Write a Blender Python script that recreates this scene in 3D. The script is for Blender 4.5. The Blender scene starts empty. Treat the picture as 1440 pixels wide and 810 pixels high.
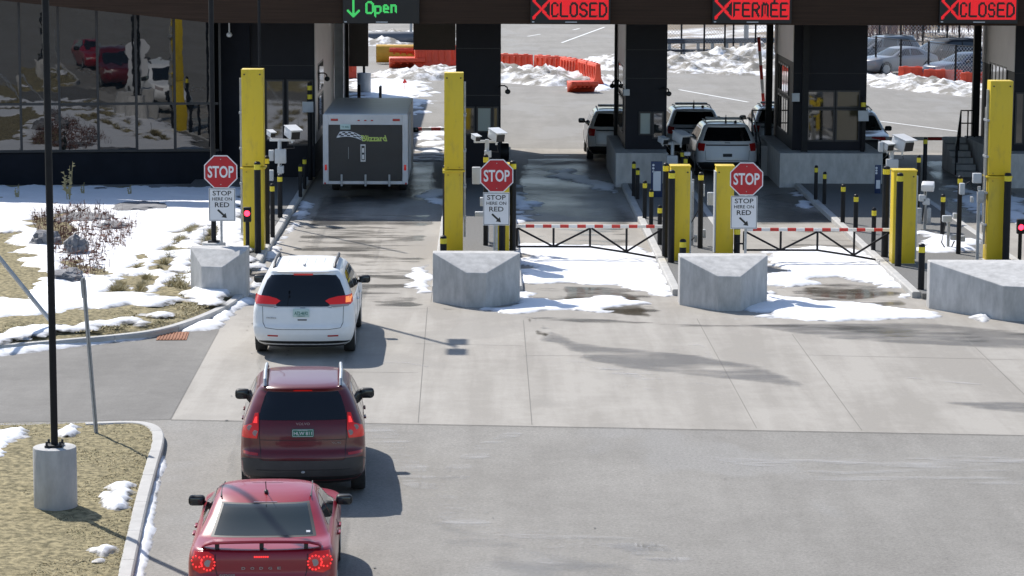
import bpy, bmesh, math, random
import numpy as np
from mathutils import Vector, Matrix, noise as mnoise
R = math.radians
random.seed(7)
scene = bpy.context.scene
COL = scene.collection

# ------------------------------------------------------------------ camera
FPX = 3800.0
THETA = math.atan(549.0 / FPX)
PSI = math.atan(40.0 / FPX)
RHO = 0.004
HC = 9.15 * math.cos(THETA)
Fv = Vector((math.sin(PSI) * math.cos(THETA), math.cos(PSI) * math.cos(THETA), -math.sin(THETA)))
R0 = Vector((math.cos(PSI), -math.sin(PSI), 0))
U0 = R0.cross(Fv)
Rv = R0 * math.cos(RHO) + U0 * math.sin(RHO)
Uv = U0 * math.cos(RHO) - R0 * math.sin(RHO)
CAM = Vector((0, 0, HC))

def ray(px, py):
    return Fv + Rv * ((px - 720) / FPX) - Uv * ((py - 405) / FPX)
def G(px, py, z=0.0):                       # point of the place at height z seen at a photo pixel
    d = ray(px, py); t = (z - HC) / d.z
    return CAM + d * t
def P(px, py, Y):                           # point of the place at distance Y seen at a photo pixel
    d = ray(px, py); t = Y / d.y
    return CAM + d * t
def SC(py): return (py + 144) / 9.15        # pixels per metre on the ground at that row

cd = bpy.data.cameras.new('camera'); cam = bpy.data.objects.new('camera', cd); COL.objects.link(cam)
m = Matrix((Rv, Uv, -Fv)).transposed().to_4x4(); m.translation = CAM
cam.matrix_world = m
cd.sensor_width = 36; cd.lens = 36 * FPX / 1440; cd.clip_start = 0.5; cd.clip_end = 3000
scene.camera = cam

# ------------------------------------------------------------------ light
SUN_EL, SHX, SHY = R(46), 0.545, -0.838        # shadows fall right and towards the camera
w = bpy.data.worlds.new('World'); scene.world = w; w.use_nodes = True
nt = w.node_tree; nt.nodes.clear()
sky = nt.nodes.new('ShaderNodeTexSky'); sky.sky_type = 'NISHITA'; sky.sun_disc = False
sky.sun_elevation = SUN_EL
az = math.atan2(-SHX, -SHY)                  # clockwise from +Y
sky.sun_rotation = az
sky.air_density = 1.0; sky.dust_density = 0.6; sky.ozone_density = 1.2
bg = nt.nodes.new('ShaderNodeBackground'); bg.inputs[1].default_value = 0.125
ow = nt.nodes.new('ShaderNodeOutputWorld')
nt.links.new(sky.outputs[0], bg.inputs[0]); nt.links.new(bg.outputs[0], ow.inputs[0])
sd = bpy.data.lights.new('sun', 'SUN'); sd.energy = 4.5; sd.angle = R(0.5); sd.color = (1.0, 0.955, 0.89)
so = bpy.data.objects.new('sun', sd); COL.objects.link(so)
ddir = Vector((SHX * math.cos(SUN_EL), SHY * math.cos(SUN_EL), -math.sin(SUN_EL)))
so.rotation_euler = ddir.to_track_quat('-Z', 'Y').to_euler()
so.location = (-20, 60, 60)
vs = scene.view_settings
vs.view_transform = 'Standard'; vs.look = 'None'; vs.exposure = 0.42; vs.gamma = 1.0; vs.use_curve_mapping = False
scene.cycles.max_bounces = 6; scene.cycles.transparent_max_bounces = 12

# ------------------------------------------------------------------ materials
def node(nt, t, **kw):
    n = nt.nodes.new(t)
    for k, v in kw.items(): setattr(n, k, v)
    return n
MATS = {}
def mat(name, col, rough=0.6, metal=0.0, var=0.0, vscale=3.0, bump=0.0, bscale=30.0, coat=0.0, ior=1.5,
        emit=None, estr=0.0, col2=None, rvar=0.0, stretch=(1, 1, 1), alpha=1.0, detail=6.0, thr=None):
    if name in MATS: return MATS[name]
    m = bpy.data.materials.new(name); m.use_nodes = True; t = m.node_tree
    b = t.nodes['Principled BSDF']
    b.inputs['Base Color'].default_value = (*col, 1); b.inputs['Roughness'].default_value = rough
    b.inputs['Metallic'].default_value = metal; b.inputs['IOR'].default_value = ior
    if coat: b.inputs['Coat Weight'].default_value = coat; b.inputs['Coat Roughness'].default_value = 0.04
    if emit: b.inputs['Emission Color'].default_value = (*emit, 1); b.inputs['Emission Strength'].default_value = estr
    if alpha < 1: b.inputs['Alpha'].default_value = alpha
    if var or col2 or bump or rvar:
        tc = node(t, 'ShaderNodeTexCoord'); mp = node(t, 'ShaderNodeMapping'); mp.inputs['Scale'].default_value = stretch
        t.links.new(tc.outputs['Object'], mp.inputs[0])
    if var or col2:
        n = node(t, 'ShaderNodeTexNoise'); n.inputs['Scale'].default_value = vscale; n.inputs['Detail'].default_value = detail
        n.inputs['Roughness'].default_value = 0.65
        t.links.new(mp.outputs[0], n.inputs['Vector'])
        rp = node(t, 'ShaderNodeValToRGB')
        lo, hi = thr if thr else (0.3, 0.7)
        rp.color_ramp.elements[0].position = lo; rp.color_ramp.elements[1].position = hi
        c2 = col2 if col2 else tuple(min(1, c * (1 + var)) for c in col)
        c1 = col if col2 else tuple(c * (1 - var) for c in col)
        rp.color_ramp.elements[0].color = (*c1, 1); rp.color_ramp.elements[1].color = (*c2, 1)
        t.links.new(n.outputs['Fac'], rp.inputs[0]); t.links.new(rp.outputs[0], b.inputs['Base Color'])
        if rvar:
            mr = node(t, 'ShaderNodeMapRange'); mr.inputs[3].default_value = rough - rvar; mr.inputs[4].default_value = rough + rvar
            mr.inputs[1].default_value = .3; mr.inputs[2].default_value = .7
            t.links.new(n.outputs['Fac'], mr.inputs[0]); t.links.new(mr.outputs[0], b.inputs['Roughness'])
    if bump:
        n2 = node(t, 'ShaderNodeTexNoise'); n2.inputs['Scale'].default_value = bscale; n2.inputs['Detail'].default_value = 4
        t.links.new(mp.outputs[0], n2.inputs['Vector'])
        bp = node(t, 'ShaderNodeBump'); bp.inputs['Strength'].default_value = bump; bp.inputs['Distance'].default_value = 0.02
        t.links.new(n2.outputs['Fac'], bp.inputs['Height']); t.links.new(bp.outputs[0], b.inputs['Normal'])
    MATS[name] = m
    return m

def paved(name, c_lo, c_hi, speck, streak=0.0, stain=None, rough=0.8, wet=0.0):
    """weathered pavement: big patches, streaks along the driving direction, fine aggregate"""
    m = bpy.data.materials.new(name); m.use_nodes = True; t = m.node_tree; b = t.nodes['Principled BSDF']; L = t.links.new
    tc = node(t, 'ShaderNodeTexCoord')
    def nz(scale, sx, sy, det=5, rg=.6):
        mp = node(t, 'ShaderNodeMapping'); mp.inputs['Scale'].default_value = (sx, sy, 1); L(tc.outputs['Object'], mp.inputs[0])
        n = node(t, 'ShaderNodeTexNoise'); n.inputs['Scale'].default_value = scale; n.inputs['Detail'].default_value = det
        n.inputs['Roughness'].default_value = rg; n.inputs['Distortion'].default_value = .4
        L(mp.outputs[0], n.inputs['Vector']); return n.outputs['Fac']
    def rng(s, a, bb, c, d):
        r = node(t, 'ShaderNodeMapRange'); r.inputs[1].default_value = a; r.inputs[2].default_value = bb; r.inputs[3].default_value = c; r.inputs[4].default_value = d
        L(s, r.inputs[0]); return r.outputs[0]
    def mth(op, a, bb):
        x = node(t, 'ShaderNodeMath', operation=op)
        for i, q in enumerate((a, bb)):
            if isinstance(q, (int, float)): x.inputs[i].default_value = q
            else: L(q, x.inputs[i])
        return x.outputs[0]
    base = rng(nz(.35, 1, .8), .3, .7, 0, 1)
    if streak:
        st = rng(nz(1.0, 1.6, .12), .35, .65, -streak, streak); base = mth('ADD', base, st)
    base = mth('ADD', base, rng(nz(2.5, 1, 1), .3, .7, -.25, .25))
    mx = node(t, 'ShaderNodeMix', data_type='RGBA'); mx.inputs[6].default_value = (*c_lo, 1); mx.inputs[7].default_value = (*c_hi, 1)
    L(base, mx.inputs[0]); col = mx.outputs[2]
    if stain:
        s = rng(nz(.22, 1, .6, 3), .56, .6, 0, stain[1])
        m2 = node(t, 'ShaderNodeMix', data_type='RGBA'); L(s, m2.inputs[0]); L(col, m2.inputs[6]); m2.inputs[7].default_value = (*stain[0], 1); col = m2.outputs[2]
    sp = rng(nz(20, 1, 1, 8, .9), .28, .72, 1 - speck, 1 + speck)
    hs = node(t, 'ShaderNodeHueSaturation'); L(sp, hs.inputs['Value']); L(col, hs.inputs['Color'])
    L(hs.outputs[0], b.inputs['Base Color'])
    b.inputs['Roughness'].default_value = rough
    bp = node(t, 'ShaderNodeBump'); bp.inputs['Strength'].default_value = .35; bp.inputs['Distance'].default_value = .01
    L(nz(70, 1, 1, 3), bp.inputs['Height']); L(bp.outputs[0], b.inputs['Normal'])
    MATS[name] = m; return m

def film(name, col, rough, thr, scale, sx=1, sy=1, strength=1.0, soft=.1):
    """thin wet, salty or shading film: noise decides where it lies, an edge attribute fades it out"""
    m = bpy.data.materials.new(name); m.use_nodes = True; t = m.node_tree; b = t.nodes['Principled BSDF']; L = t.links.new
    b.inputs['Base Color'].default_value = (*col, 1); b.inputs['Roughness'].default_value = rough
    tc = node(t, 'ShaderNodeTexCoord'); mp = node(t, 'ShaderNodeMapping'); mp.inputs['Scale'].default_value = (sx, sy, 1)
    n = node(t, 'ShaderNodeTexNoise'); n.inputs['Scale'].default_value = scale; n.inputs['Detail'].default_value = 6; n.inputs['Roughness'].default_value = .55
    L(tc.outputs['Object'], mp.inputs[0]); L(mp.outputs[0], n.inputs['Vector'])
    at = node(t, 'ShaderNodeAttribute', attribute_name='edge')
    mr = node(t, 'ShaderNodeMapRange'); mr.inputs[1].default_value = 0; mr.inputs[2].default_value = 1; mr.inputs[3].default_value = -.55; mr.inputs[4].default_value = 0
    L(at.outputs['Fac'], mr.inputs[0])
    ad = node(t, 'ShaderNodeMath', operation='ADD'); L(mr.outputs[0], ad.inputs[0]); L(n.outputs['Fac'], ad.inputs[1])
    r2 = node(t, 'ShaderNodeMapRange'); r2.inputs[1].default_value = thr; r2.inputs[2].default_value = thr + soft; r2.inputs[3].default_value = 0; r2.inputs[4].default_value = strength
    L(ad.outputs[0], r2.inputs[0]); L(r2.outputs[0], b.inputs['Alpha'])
    MATS[name] = m; return m

# ------------------------------------------------------------------ mesh helper
class MB:
    def __init__(s): s.bm = bmesh.new()
    def box(s, c, d, bev=0.0, rz=0.0, rx=0.0, ry=0.0, seg=2):
        b = bmesh.new(); bmesh.ops.create_cube(b, size=1)
        bmesh.ops.scale(b, vec=Vector(d), verts=b.verts)
        if bev: bmesh.ops.bevel(b, geom=list(b.edges), offset=bev, segments=seg, affect='EDGES', profile=.5)
        M = Matrix.Translation(Vector(c)) @ Matrix.Rotation(rz, 4, 'Z') @ Matrix.Rotation(ry, 4, 'Y') @ Matrix.Rotation(rx, 4, 'X')
        bmesh.ops.transform(b, matrix=M, verts=b.verts); s.add(b); return s
    def add(s, b):
        me = bpy.data.meshes.new('t'); b.to_mesh(me); b.free(); s.bm.from_mesh(me); bpy.data.meshes.remove(me)
    def cyl(s, p0, p1, r0, r1=None, n=16, cap=True, bev=0):
        r1 = r0 if r1 is None else r1; p0 = Vector(p0); p1 = Vector(p1); d = p1 - p0
        b = bmesh.new(); bmesh.ops.create_cone(b, cap_ends=cap, segments=n, radius1=r0, radius2=r1, depth=d.length)
        if bev:
            es = [e for e in b.edges if len(e.link_faces) == 2 and any(len(f.verts) > 4 for f in e.link_faces)]
            bmesh.ops.bevel(b, geom=es, offset=bev, segments=2, affect='EDGES', profile=.5)
        M = Matrix.Translation((p0 + p1) / 2) @ d.to_track_quat('Z', 'Y').to_matrix().to_4x4()
        bmesh.ops.transform(b, matrix=M, verts=b.verts); s.add(b); return s
    def tube(s, pts, r, n=8):
        pts = [Vector(p) for p in pts]; rings = []
        for i, p in enumerate(pts):
            d = (pts[min(i + 1, len(pts) - 1)] - pts[max(i - 1, 0)]).normalized()
            q = d.to_track_quat('Z', 'Y'); rr = r[i] if isinstance(r, (list, tuple)) else r
            rings.append([s.bm.verts.new(p + q @ Vector((math.cos(a) * rr, math.sin(a) * rr, 0))) for a in [2 * math.pi * k / n for k in range(n)]])
        for a, b in zip(rings, rings[1:]):
            for k in range(n): s.bm.faces.new((a[k], a[(k + 1) % n], b[(k + 1) % n], b[k]))
        s.bm.faces.new(rings[0][::-1]); s.bm.faces.new(rings[-1]); return s
    def sphere(s, c, r, sc=(1, 1, 1), seg=16):
        b = bmesh.new(); bmesh.ops.create_uvsphere(b, u_segments=seg, v_segments=seg // 2 + 2, radius=r)
        bmesh.ops.transform(b, matrix=Matrix.Translation(Vector(c)) @ Matrix.Diagonal((*sc, 1)), verts=b.verts); s.add(b); return s
    def prism(s, poly, axis, a, b, bev=0):
        """extrude polygon along axis: 'y' poly=(x,z); 'z' poly=(x,y); 'x' poly=(y,z)"""
        t = bmesh.new()
        def mk(p, q):
            return {'y': (p[0], q, p[1]), 'z': (p[0], p[1], q), 'x': (q, p[0], p[1])}[axis]
        f = t.faces.new([t.verts.new(mk(p, a)) for p in poly])
        r = bmesh.ops.extrude_face_region(t, geom=[f])
        vs_ = [g for g in r['geom'] if isinstance(g, bmesh.types.BMVert)]
        dv = {'y': (0, b - a, 0), 'z': (0, 0, b - a), 'x': (b - a, 0, 0)}[axis]
        bmesh.ops.translate(t, vec=dv, verts=vs_)
        bmesh.ops.recalc_face_normals(t, faces=t.faces)
        if bev: bmesh.ops.bevel(t, geom=list(t.edges), offset=bev, segments=2, affect='EDGES', profile=.5)
        s.add(t); return s
    def face(s, pts): s.bm.faces.new([s.bm.verts.new(Vector(p)) for p in pts]); return s
    def lathe(s, prof, c=(0, 0, 0), axis='z', n=24):
        rings = []
        for r, h in prof:
            ring = []
            for k in range(n):
                a = 2 * math.pi * k / n; x, y = r * math.cos(a), r * math.sin(a)
                v = (x, y, h) if axis == 'z' else (h, x, y)
                ring.append(s.bm.verts.new(Vector(v) + Vector(c)))
            rings.append(ring)
        for a, b in zip(rings, rings[1:]):
            for k in range(n): s.bm.faces.new((a[k], a[(k + 1) % n], b[(k + 1) % n], b[k]))
        s.bm.faces.new(rings[0][::-1]); s.bm.faces.new(rings[-1]); return s
    def build(s, name, mt, parent=None, smooth=35, recalc=True):
        if recalc: bmesh.ops.recalc_face_normals(s.bm, faces=s.bm.faces)
        me = bpy.data.meshes.new(name); s.bm.to_mesh(me); s.bm.free()
        if isinstance(mt, (list, tuple)):
            for q in mt: me.materials.append(q)
        else: me.materials.append(mt)
        if smooth:
            me.polygons.foreach_set('use_smooth', [True] * len(me.polygons)); me.set_sharp_from_angle(angle=R(smooth))
        o = bpy.data.objects.new(name, me); COL.objects.link(o)
        if parent: o.parent = parent
        return o

def tag(o, label=None, cat=None, group=None, kind=None):
    if label: o['label'] = label
    if cat: o['category'] = cat
    if group: o['group'] = group
    if kind: o['kind'] = kind
    return o
def thing(name, label, cat, loc=(0, 0, 0), rz=0.0, group=None):
    o = bpy.data.objects.new(name, None); COL.objects.link(o); o.location = loc; o.rotation_euler = (0, 0, rz)
    o.empty_display_size = .2
    return tag(o, label, cat, group)
def copy_tree(o, parent=None):
    c = o.copy(); COL.objects.link(c)
    if parent: c.parent = parent
    for ch in list(o.children): copy_tree(ch, c)
    return c
def dup(o, loc, rz, label, group=None):
    c = copy_tree(o); c.location = loc; c.rotation_euler = (0, 0, rz); c['label'] = label
    if group: c['group'] = group
    return c
def struct(o, label=None): o['kind'] = 'structure'; return o

def text(name, s, mt, parent, loc, width=None, height=.1, rx=90, rz=0, thick=.004, bold=0.0, shear=0.0):
    cu = bpy.data.curves.new('tx', 'FONT'); cu.body = s; cu.size = 1; cu.extrude = .01; cu.offset = bold; cu.resolution_u = 3
    cu.shear = shear
    to = bpy.data.objects.new('tx', cu); COL.objects.link(to)
    dg = bpy.context.evaluated_depsgraph_get(); me = bpy.data.meshes.new_from_object(to.evaluated_get(dg))
    bpy.data.objects.remove(to)
    xs = [v.co.x for v in me.vertices]; ys = [v.co.y for v in me.vertices]
    W, H = max(xs) - min(xs), max(ys) - min(ys); ky = height / H; kx = width / W if width else ky
    cx, cy = (max(xs) + min(xs)) / 2, (max(ys) + min(ys)) / 2
    M = Matrix.Translation(Vector(loc)) @ Matrix.Rotation(R(rz), 4, 'Z') @ Matrix.Rotation(R(rx), 4, 'X') @ Matrix.Diagonal((kx, ky, thick / .02, 1)) @ Matrix.Translation((-cx, -cy, 0))
    me.transform(M); me.materials.clear(); me.materials.append(mt); me.name = name
    o = bpy.data.objects.new(name, me); COL.objects.link(o)
    if parent: o.parent = parent
    return o

def wpoly(pts, z=0.0): return [G(x, y, z) for x, y in pts]
def sheet(name, pts, z, mt, thick=0.0):
    ps = [G(x, y, z) for x, y in pts]; mb = MB()
    if thick: mb.prism([(p.x, p.y) for p in ps], 'z', z - thick, z)
    else: mb.face([(p.x, p.y, z) for p in ps])
    o = mb.build(name, mt, smooth=0)
    if not thick and o.data.polygons[0].normal.z < 0: o.data.flip_normals()
    return struct(o)

# ------------------------------------------------------------------ height fields
def sdf(X, Y, poly):
    """positive inside"""
    d = np.full(X.shape, 1e9); ins = np.zeros(X.shape, bool); n = len(poly)
    for i in range(n):
        ax, ay = poly[i]; bx, by = poly[(i + 1) % n]; ex, ey = bx - ax, by - ay
        t = np.clip(((X - ax) * ex + (Y - ay) * ey) / (ex * ex + ey * ey + 1e-12), 0, 1)
        d = np.minimum(d, np.hypot(X - ax - t * ex, Y - ay - t * ey))
        c = ((ay > Y) != (by > Y)) & (X < (bx - ax) * (Y - ay) / (by - ay + 1e-12) + ax)
        ins ^= c
    return np.where(ins, d, -d)
def pline(X, Y, pts):
    d = np.full(X.shape, 1e9)
    for (ax, ay), (bx, by) in zip(pts, pts[1:]):
        ex, ey = bx - ax, by - ay
        t = np.clip(((X - ax) * ex + (Y - ay) * ey) / (ex * ex + ey * ey + 1e-12), 0, 1)
        d = np.minimum(d, np.hypot(X - ax - t * ex, Y - ay - t * ey))
    return d
def nfield(X, Y, sc, seed=0.0, oct=3):
    out = np.zeros(X.size); xf, yf = X.ravel(), Y.ravel()
    for i in range(X.size):
        out[i] = mnoise.fractal(Vector((xf[i] * sc + seed, yf[i] * sc - seed, seed * .37)), .8, 2.1, oct)
    return out.reshape(X.shape)
def hfield(name, X, Y, Z, keep, mt, parent=None, attr=None):
    ny, nx = X.shape; idx = -np.ones(X.shape, int)
    kq = keep[:-1, :-1] | keep[1:, :-1] | keep[:-1, 1:] | keep[1:, 1:]
    used = np.zeros(X.shape, bool); used[:-1, :-1] |= kq; used[1:, :-1] |= kq; used[:-1, 1:] |= kq; used[1:, 1:] |= kq
    idx[used] = np.arange(used.sum())
    vs_ = np.stack([X[used], Y[used], Z[used]], 1)
    j, i = np.nonzero(kq)
    fs = np.stack([idx[j, i], idx[j, i + 1], idx[j + 1, i + 1], idx[j + 1, i]], 1)
    me = bpy.data.meshes.new(name); me.from_pydata(vs_.tolist(), [], fs.tolist()); me.update(); me.materials.append(mt)
    me.polygons.foreach_set('use_smooth', [True] * len(me.polygons))
    if attr is not None:
        a = me.attributes.new('edge', 'FLOAT', 'POINT'); a.data.foreach_set('value', attr[used].astype(np.float32))
    o = bpy.data.objects.new(name, me); COL.objects.link(o)
    return o
def grid(polys, cell, pad):
    xs = [p[0] for q in polys for p in q]; ys = [p[1] for q in polys for p in q]
    cx, cy = (cell, cell) if not isinstance(cell, tuple) else cell
    return np.meshgrid(np.arange(min(xs) - pad, max(xs) + pad, cx), np.arange(min(ys) - pad, max(ys) + pad, cy))
def pxy(pts, z=0): return [(p.x, p.y) for p in wpoly(pts, z)]

def snow(label, adds, cuts=(), z=0.0, thick=.07, cell=.12, amp=.22, nsc=.9, seed=1.0, base=None, mt=None, soft=.35):
    A = [pxy(a, z) for a in adds]; C = [pxy(c, z) for c in cuts]
    X, Y = grid(A, cell, .5); d = np.full(X.shape, -1e9)
    for a in A: d = np.maximum(d, sdf(X, Y, a))
    for c in C: d = np.minimum(d, -sdf(X, Y, c))
    n1 = nfield(X, Y, nsc, seed, 4)
    d = d + amp * n1
    t = np.clip(d / soft, 0, 1); h = thick * (t * t * (3 - 2 * t)) * (1 + .5 * nfield(X, Y, .7, seed + 5, 2))
    h += np.where(d > 0, .008 * nfield(X, Y, 5, seed + 9, 2), 0)
    zz = z + np.where(d > 0, h + .006, -.03)
    o = hfield('snow', X, Y, zz, d > 0, mt or MATS['snow'], attr=np.clip(d / (soft * 1.1), 0, 1))
    return tag(o, label, 'snow', None, 'stuff')
def filmsheet(name, polys, mt, z, cell=.15, soft=.6):
    A = [pxy(a, z) for a in polys]; X, Y = grid(A, cell, .05); d = np.full(X.shape, -1e9)
    for a in A: d = np.maximum(d, sdf(X, Y, a))
    o = hfield(name, X, Y, np.full(X.shape, z), d > 0, mt, attr=np.clip(d / soft, 0, 1))
    return struct(o)
def filmline(name, path, width, mt, z, cell=.07):
    pts = [(p.x, p.y) for p in smoothpath(wpoly(path, z))]; X, Y = grid([pts], cell, width * 1.6)
    d = pline(X, Y, pts) * (1 + .35 * nfield(X, Y, .9, 2.0, 2))
    t = np.clip(1 - d / (width * 1.5), 0, 1); return struct(hfield(name, X, Y, np.full(X.shape, z), t > 0, mt, attr=np.clip(t * 1.6, 0, 1)))
def smoothpath(pts, it=2):
    for _ in range(it):
        q = [pts[0]]
        for a, b in zip(pts, pts[1:]): q += [a.lerp(b, .25), a.lerp(b, .75)]
        q.append(pts[-1]); pts = q
    return pts
def snowpile(name, label, path, width, height, seed, cell=.22, z=0.0, lump=.5, mt=None):
    pts = [(p.x, p.y) for p in path]; X, Y = grid([pts], cell, width * 1.2)
    d = pline(X, Y, pts) + .35 * width * nfield(X, Y, .35, seed, 3)
    t = np.clip(1 - d / width, 0, 1); n = np.abs(nfield(X, Y, 1.1, seed + 3, 4))
    h = height * (t ** .8) * (.75 + .5 * nfield(X, Y, .5, seed + 7, 2)) + lump * n * np.clip(t * 2.5, 0, 1) + .12 * np.abs(nfield(X, Y, 4, seed, 2)) * np.clip(t * 4, 0, 1)
    o = hfield(name, X, Y, z + np.where(t > 0, h, -.05), t > 0, mt or MATS['dirty_snow'])
    return tag(o, label, 'snow pile')

# palette
mat('snow', (.80, .81, .84), .55, var=.035, vscale=6, bump=.35, bscale=14)
def _snow_edges(m):          # thin wet rim: slush goes grey and lets the ground show
    t = m.node_tree; b = t.nodes['Principled BSDF']; L = t.links.new
    at = node(t, 'ShaderNodeAttribute', attribute_name='edge'); tc = node(t, 'ShaderNodeTexCoord')
    n = node(t, 'ShaderNodeTexNoise'); n.inputs['Scale'].default_value = 3.5; n.inputs['Detail'].default_value = 7; L(tc.outputs['Object'], n.inputs['Vector'])
    ad = node(t, 'ShaderNodeMath', operation='ADD'); L(at.outputs['Fac'], ad.inputs[0]); L(n.outputs['Fac'], ad.inputs[1])
    r1 = node(t, 'ShaderNodeMapRange'); r1.inputs[1].default_value = .38; r1.inputs[2].default_value = .75; L(ad.outputs[0], r1.inputs[0]); L(r1.outputs[0], b.inputs['Alpha'])
    r2 = node(t, 'ShaderNodeMapRange'); r2.inputs[1].default_value = .55; r2.inputs[2].default_value = 1.15; L(ad.outputs[0], r2.inputs[0])
    mx = node(t, 'ShaderNodeMix', data_type='RGBA'); mx.inputs[6].default_value = (.42, .42, .43, 1)
    L(b.inputs['Base Color'].links[0].from_socket, mx.inputs[7]); L(r2.outputs[0], mx.inputs[0]); L(mx.outputs[2], b.inputs['Base Color'])
_snow_edges(MATS['snow'])
mat('dirty_snow', (.20, .185, .16), .75, col2=(.78, .78, .79), vscale=1.3, detail=10, thr=(.45, .60), bump=.8, bscale=7)
mat('dark', (.018, .019, .021), .55)
mat('black', (.006, .006, .007), .5)
mat('rubber', (.022, .022, .023), .8, var=.3, vscale=8)
mat('black_paint', (.011, .0115, .014), .5, var=.3, vscale=5, ior=1.3)
mat('yellow', (.66, .475, .016), .5, col2=(.44, .31, .035), vscale=2.6, detail=11, thr=(.52, .74), stretch=(1.4, 1.4, .5), bump=.05, coat=.1)
mat('band_yellow', (.70, .58, .03), .5, var=.1)
mat('steel', (.42, .44, .46), .38, metal=.75, var=.15, vscale=6)
mat('galv', (.36, .37, .38), .5, metal=.35, var=.2, vscale=9)
mat('white_plastic', (.60, .61, .62), .45, var=.05)
mat('grey_box', (.46, .48, .50), .5, var=.08)
mat('concrete', (.45, .442, .43), .85, var=.22, vscale=3.0, bump=.3, bscale=40, detail=11, stretch=(1.6, 1.6, .6))
mat('kerb', (.43, .42, .40), .85, var=.13, vscale=3, bump=.25, bscale=45, detail=9)
mat('cladding', (.018, .019, .025), .5, metal=.0, var=.15, vscale=.6, ior=1.22)
mat('painted_sheen', (.62, .57, .54), .35, var=.08, vscale=.8)  # pale tone paints the grazing reflection on dark booth sides
mat('dark_wall', (.013, .015, .022), .6, var=.2, vscale=1.2, ior=1.2)
mat('mullion', (.03, .031, .036), .4, metal=.3)
mat('glass', (.008, .010, .012), .02, ior=2.0, bump=.015, bscale=.45)
mat('facade_glass', (.005, .009, .013), .012, ior=1.9, bump=.2, bscale=.42)
mat('booth_glass', (.012, .015, .016), .03, ior=2.0, bump=.04, bscale=1)
mat('sign_red', (.42, .008, .018), .4, var=.06)
mat('sign_white', (.70, .71, .74), .45)
mat('sign_black', (.012, .012, .013), .5)
mat('gate_red', (.50, .025, .018), .5, var=.1)
mat('gate_white', (.72, .70, .68), .5, var=.06)
mat('orange', (.78, .085, .03), .5, var=.10, vscale=2)
mat('wood', (.040, .023, .015), .75, var=.28, vscale=2.5, stretch=(.15, 1, 9), ior=1.3)
mat('brown_panel', (.055, .040, .036), .35, var=.2, vscale=1.5)
mat('gravel', (.10, .10, .098), .9, col2=(.19, .185, .175), vscale=22, bump=.6, bscale=60)
mat('soil_grass', (.090, .076, .032), .95, col2=(.355, .295, .160), vscale=9, bump=.7, bscale=38, detail=14, thr=(.38, .64))
mat('blade', (.20, .18, .075), .85, col2=(.44, .37, .22), vscale=.8)
mat('brush', (.075, .030, .024), .85, col2=(.19, .10, .075), vscale=2)
mat('rock', (.10, .10, .11), .8, col2=(.24, .24, .25), vscale=2.5, bump=.7, bscale=9)
mat('rust', (.26, .10, .045), .8, var=.25, vscale=8)
mat('amber', (.62, .36, .03), .5, var=.12)
mat('bark', (.05, .04, .034), .9)
mat('chrome', (.65, .66, .68), .18, metal=1.0)
mat('lamp_red', (.42, .010, .010), .15, coat=.6)
mat('lamp_lit', (.34, .010, .012), .2, emit=(1, .03, .02), estr=.14)
mat('lamp_hot', (.7, .02, .02), .2, emit=(1, .05, .05), estr=.75)
mat('lamp_amber', (.8, .25, .05), .2, emit=(1, .30, .1), estr=.55)
mat('lamp_clear', (.35, .30, .29), .12, coat=.6)
mat('signal_lit', (.8, .02, .03), .3, emit=(1, .02, .05), estr=5)
mat('led_red', (.3, .01, .01), .5, emit=(1, .010, .020), estr=.62)
mat('led_green', (.02, .3, .05), .5, emit=(.08, .85, .20), estr=.55)
mat('plate_green', (.015, .16, .10), .45)
mat('plate_pale', (.48, .62, .60), .45)
mat('plate_ink', (.03, .16, .14), .5)
mat('blue_sign', (.018, .035, .10), .45)
mat('lime', (.50, .62, .14), .5)
paved('asphalt', (.180, .168, .149), (.232, .218, .196), .60, streak=.25, stain=((.235, .226, .212), .6))
paved('side_asphalt', (.115, .108, .098), (.170, .161, .147), .34, streak=.2)
paved('apron', (.262, .240, .209), (.335, .310, .274), .12, streak=.5, stain=((.25, .232, .205), .6))
film('wet', (.125, .115, .10), .20, .50, .9, .45, 1.3, .62, .12)
film('tyre_film', (.09, .088, .085), .7, .40, .8, 1.5, .3, .28, .25)
film('wet_painted_shade', (.034, .034, .037), .3, .40, .5, .6, .5, .7, .25)  # wet film darkened to carry the canopy shade on the lanes
film('puddle', (.105, .088, .062), .10, .36, .8, .7, 1, .72, .16)
film('salt', (.50, .49, .48), .8, .46, 1.3, .5, 1.8, .42, .22)
film('damp', (.135, .126, .115), .40, .33, .8, .5, 1.2, .45, .2)
film('faint_damp', (.17, .168, .165), .5, .44, .8, .6, 1.2, .40, .25)
# =================================================================== GROUND
g = MB(); g.face([(-700, -300, 0), (700, -300, 0), (700, 1200, 0), (-700, 1200, 0)]); struct(g.build('ground', MATS['asphalt'], smooth=0, recalc=False))
APRON = [(240, 590), (520, 595), (1440, 612), (2000, 624), (2000, 222), (1440, 216), (460, 206), (452, 236), (439, 262), (350, 400), (308, 464)]
sheet('concrete_road', APRON, .004, MATS['apron'])
sheet('side_road', [(-260, 500), (0, 478), (215, 463), (280, 450), (308, 463.5), (239, 590), (120, 592), (-260, 598)], .004, MATS['side_asphalt'])
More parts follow.
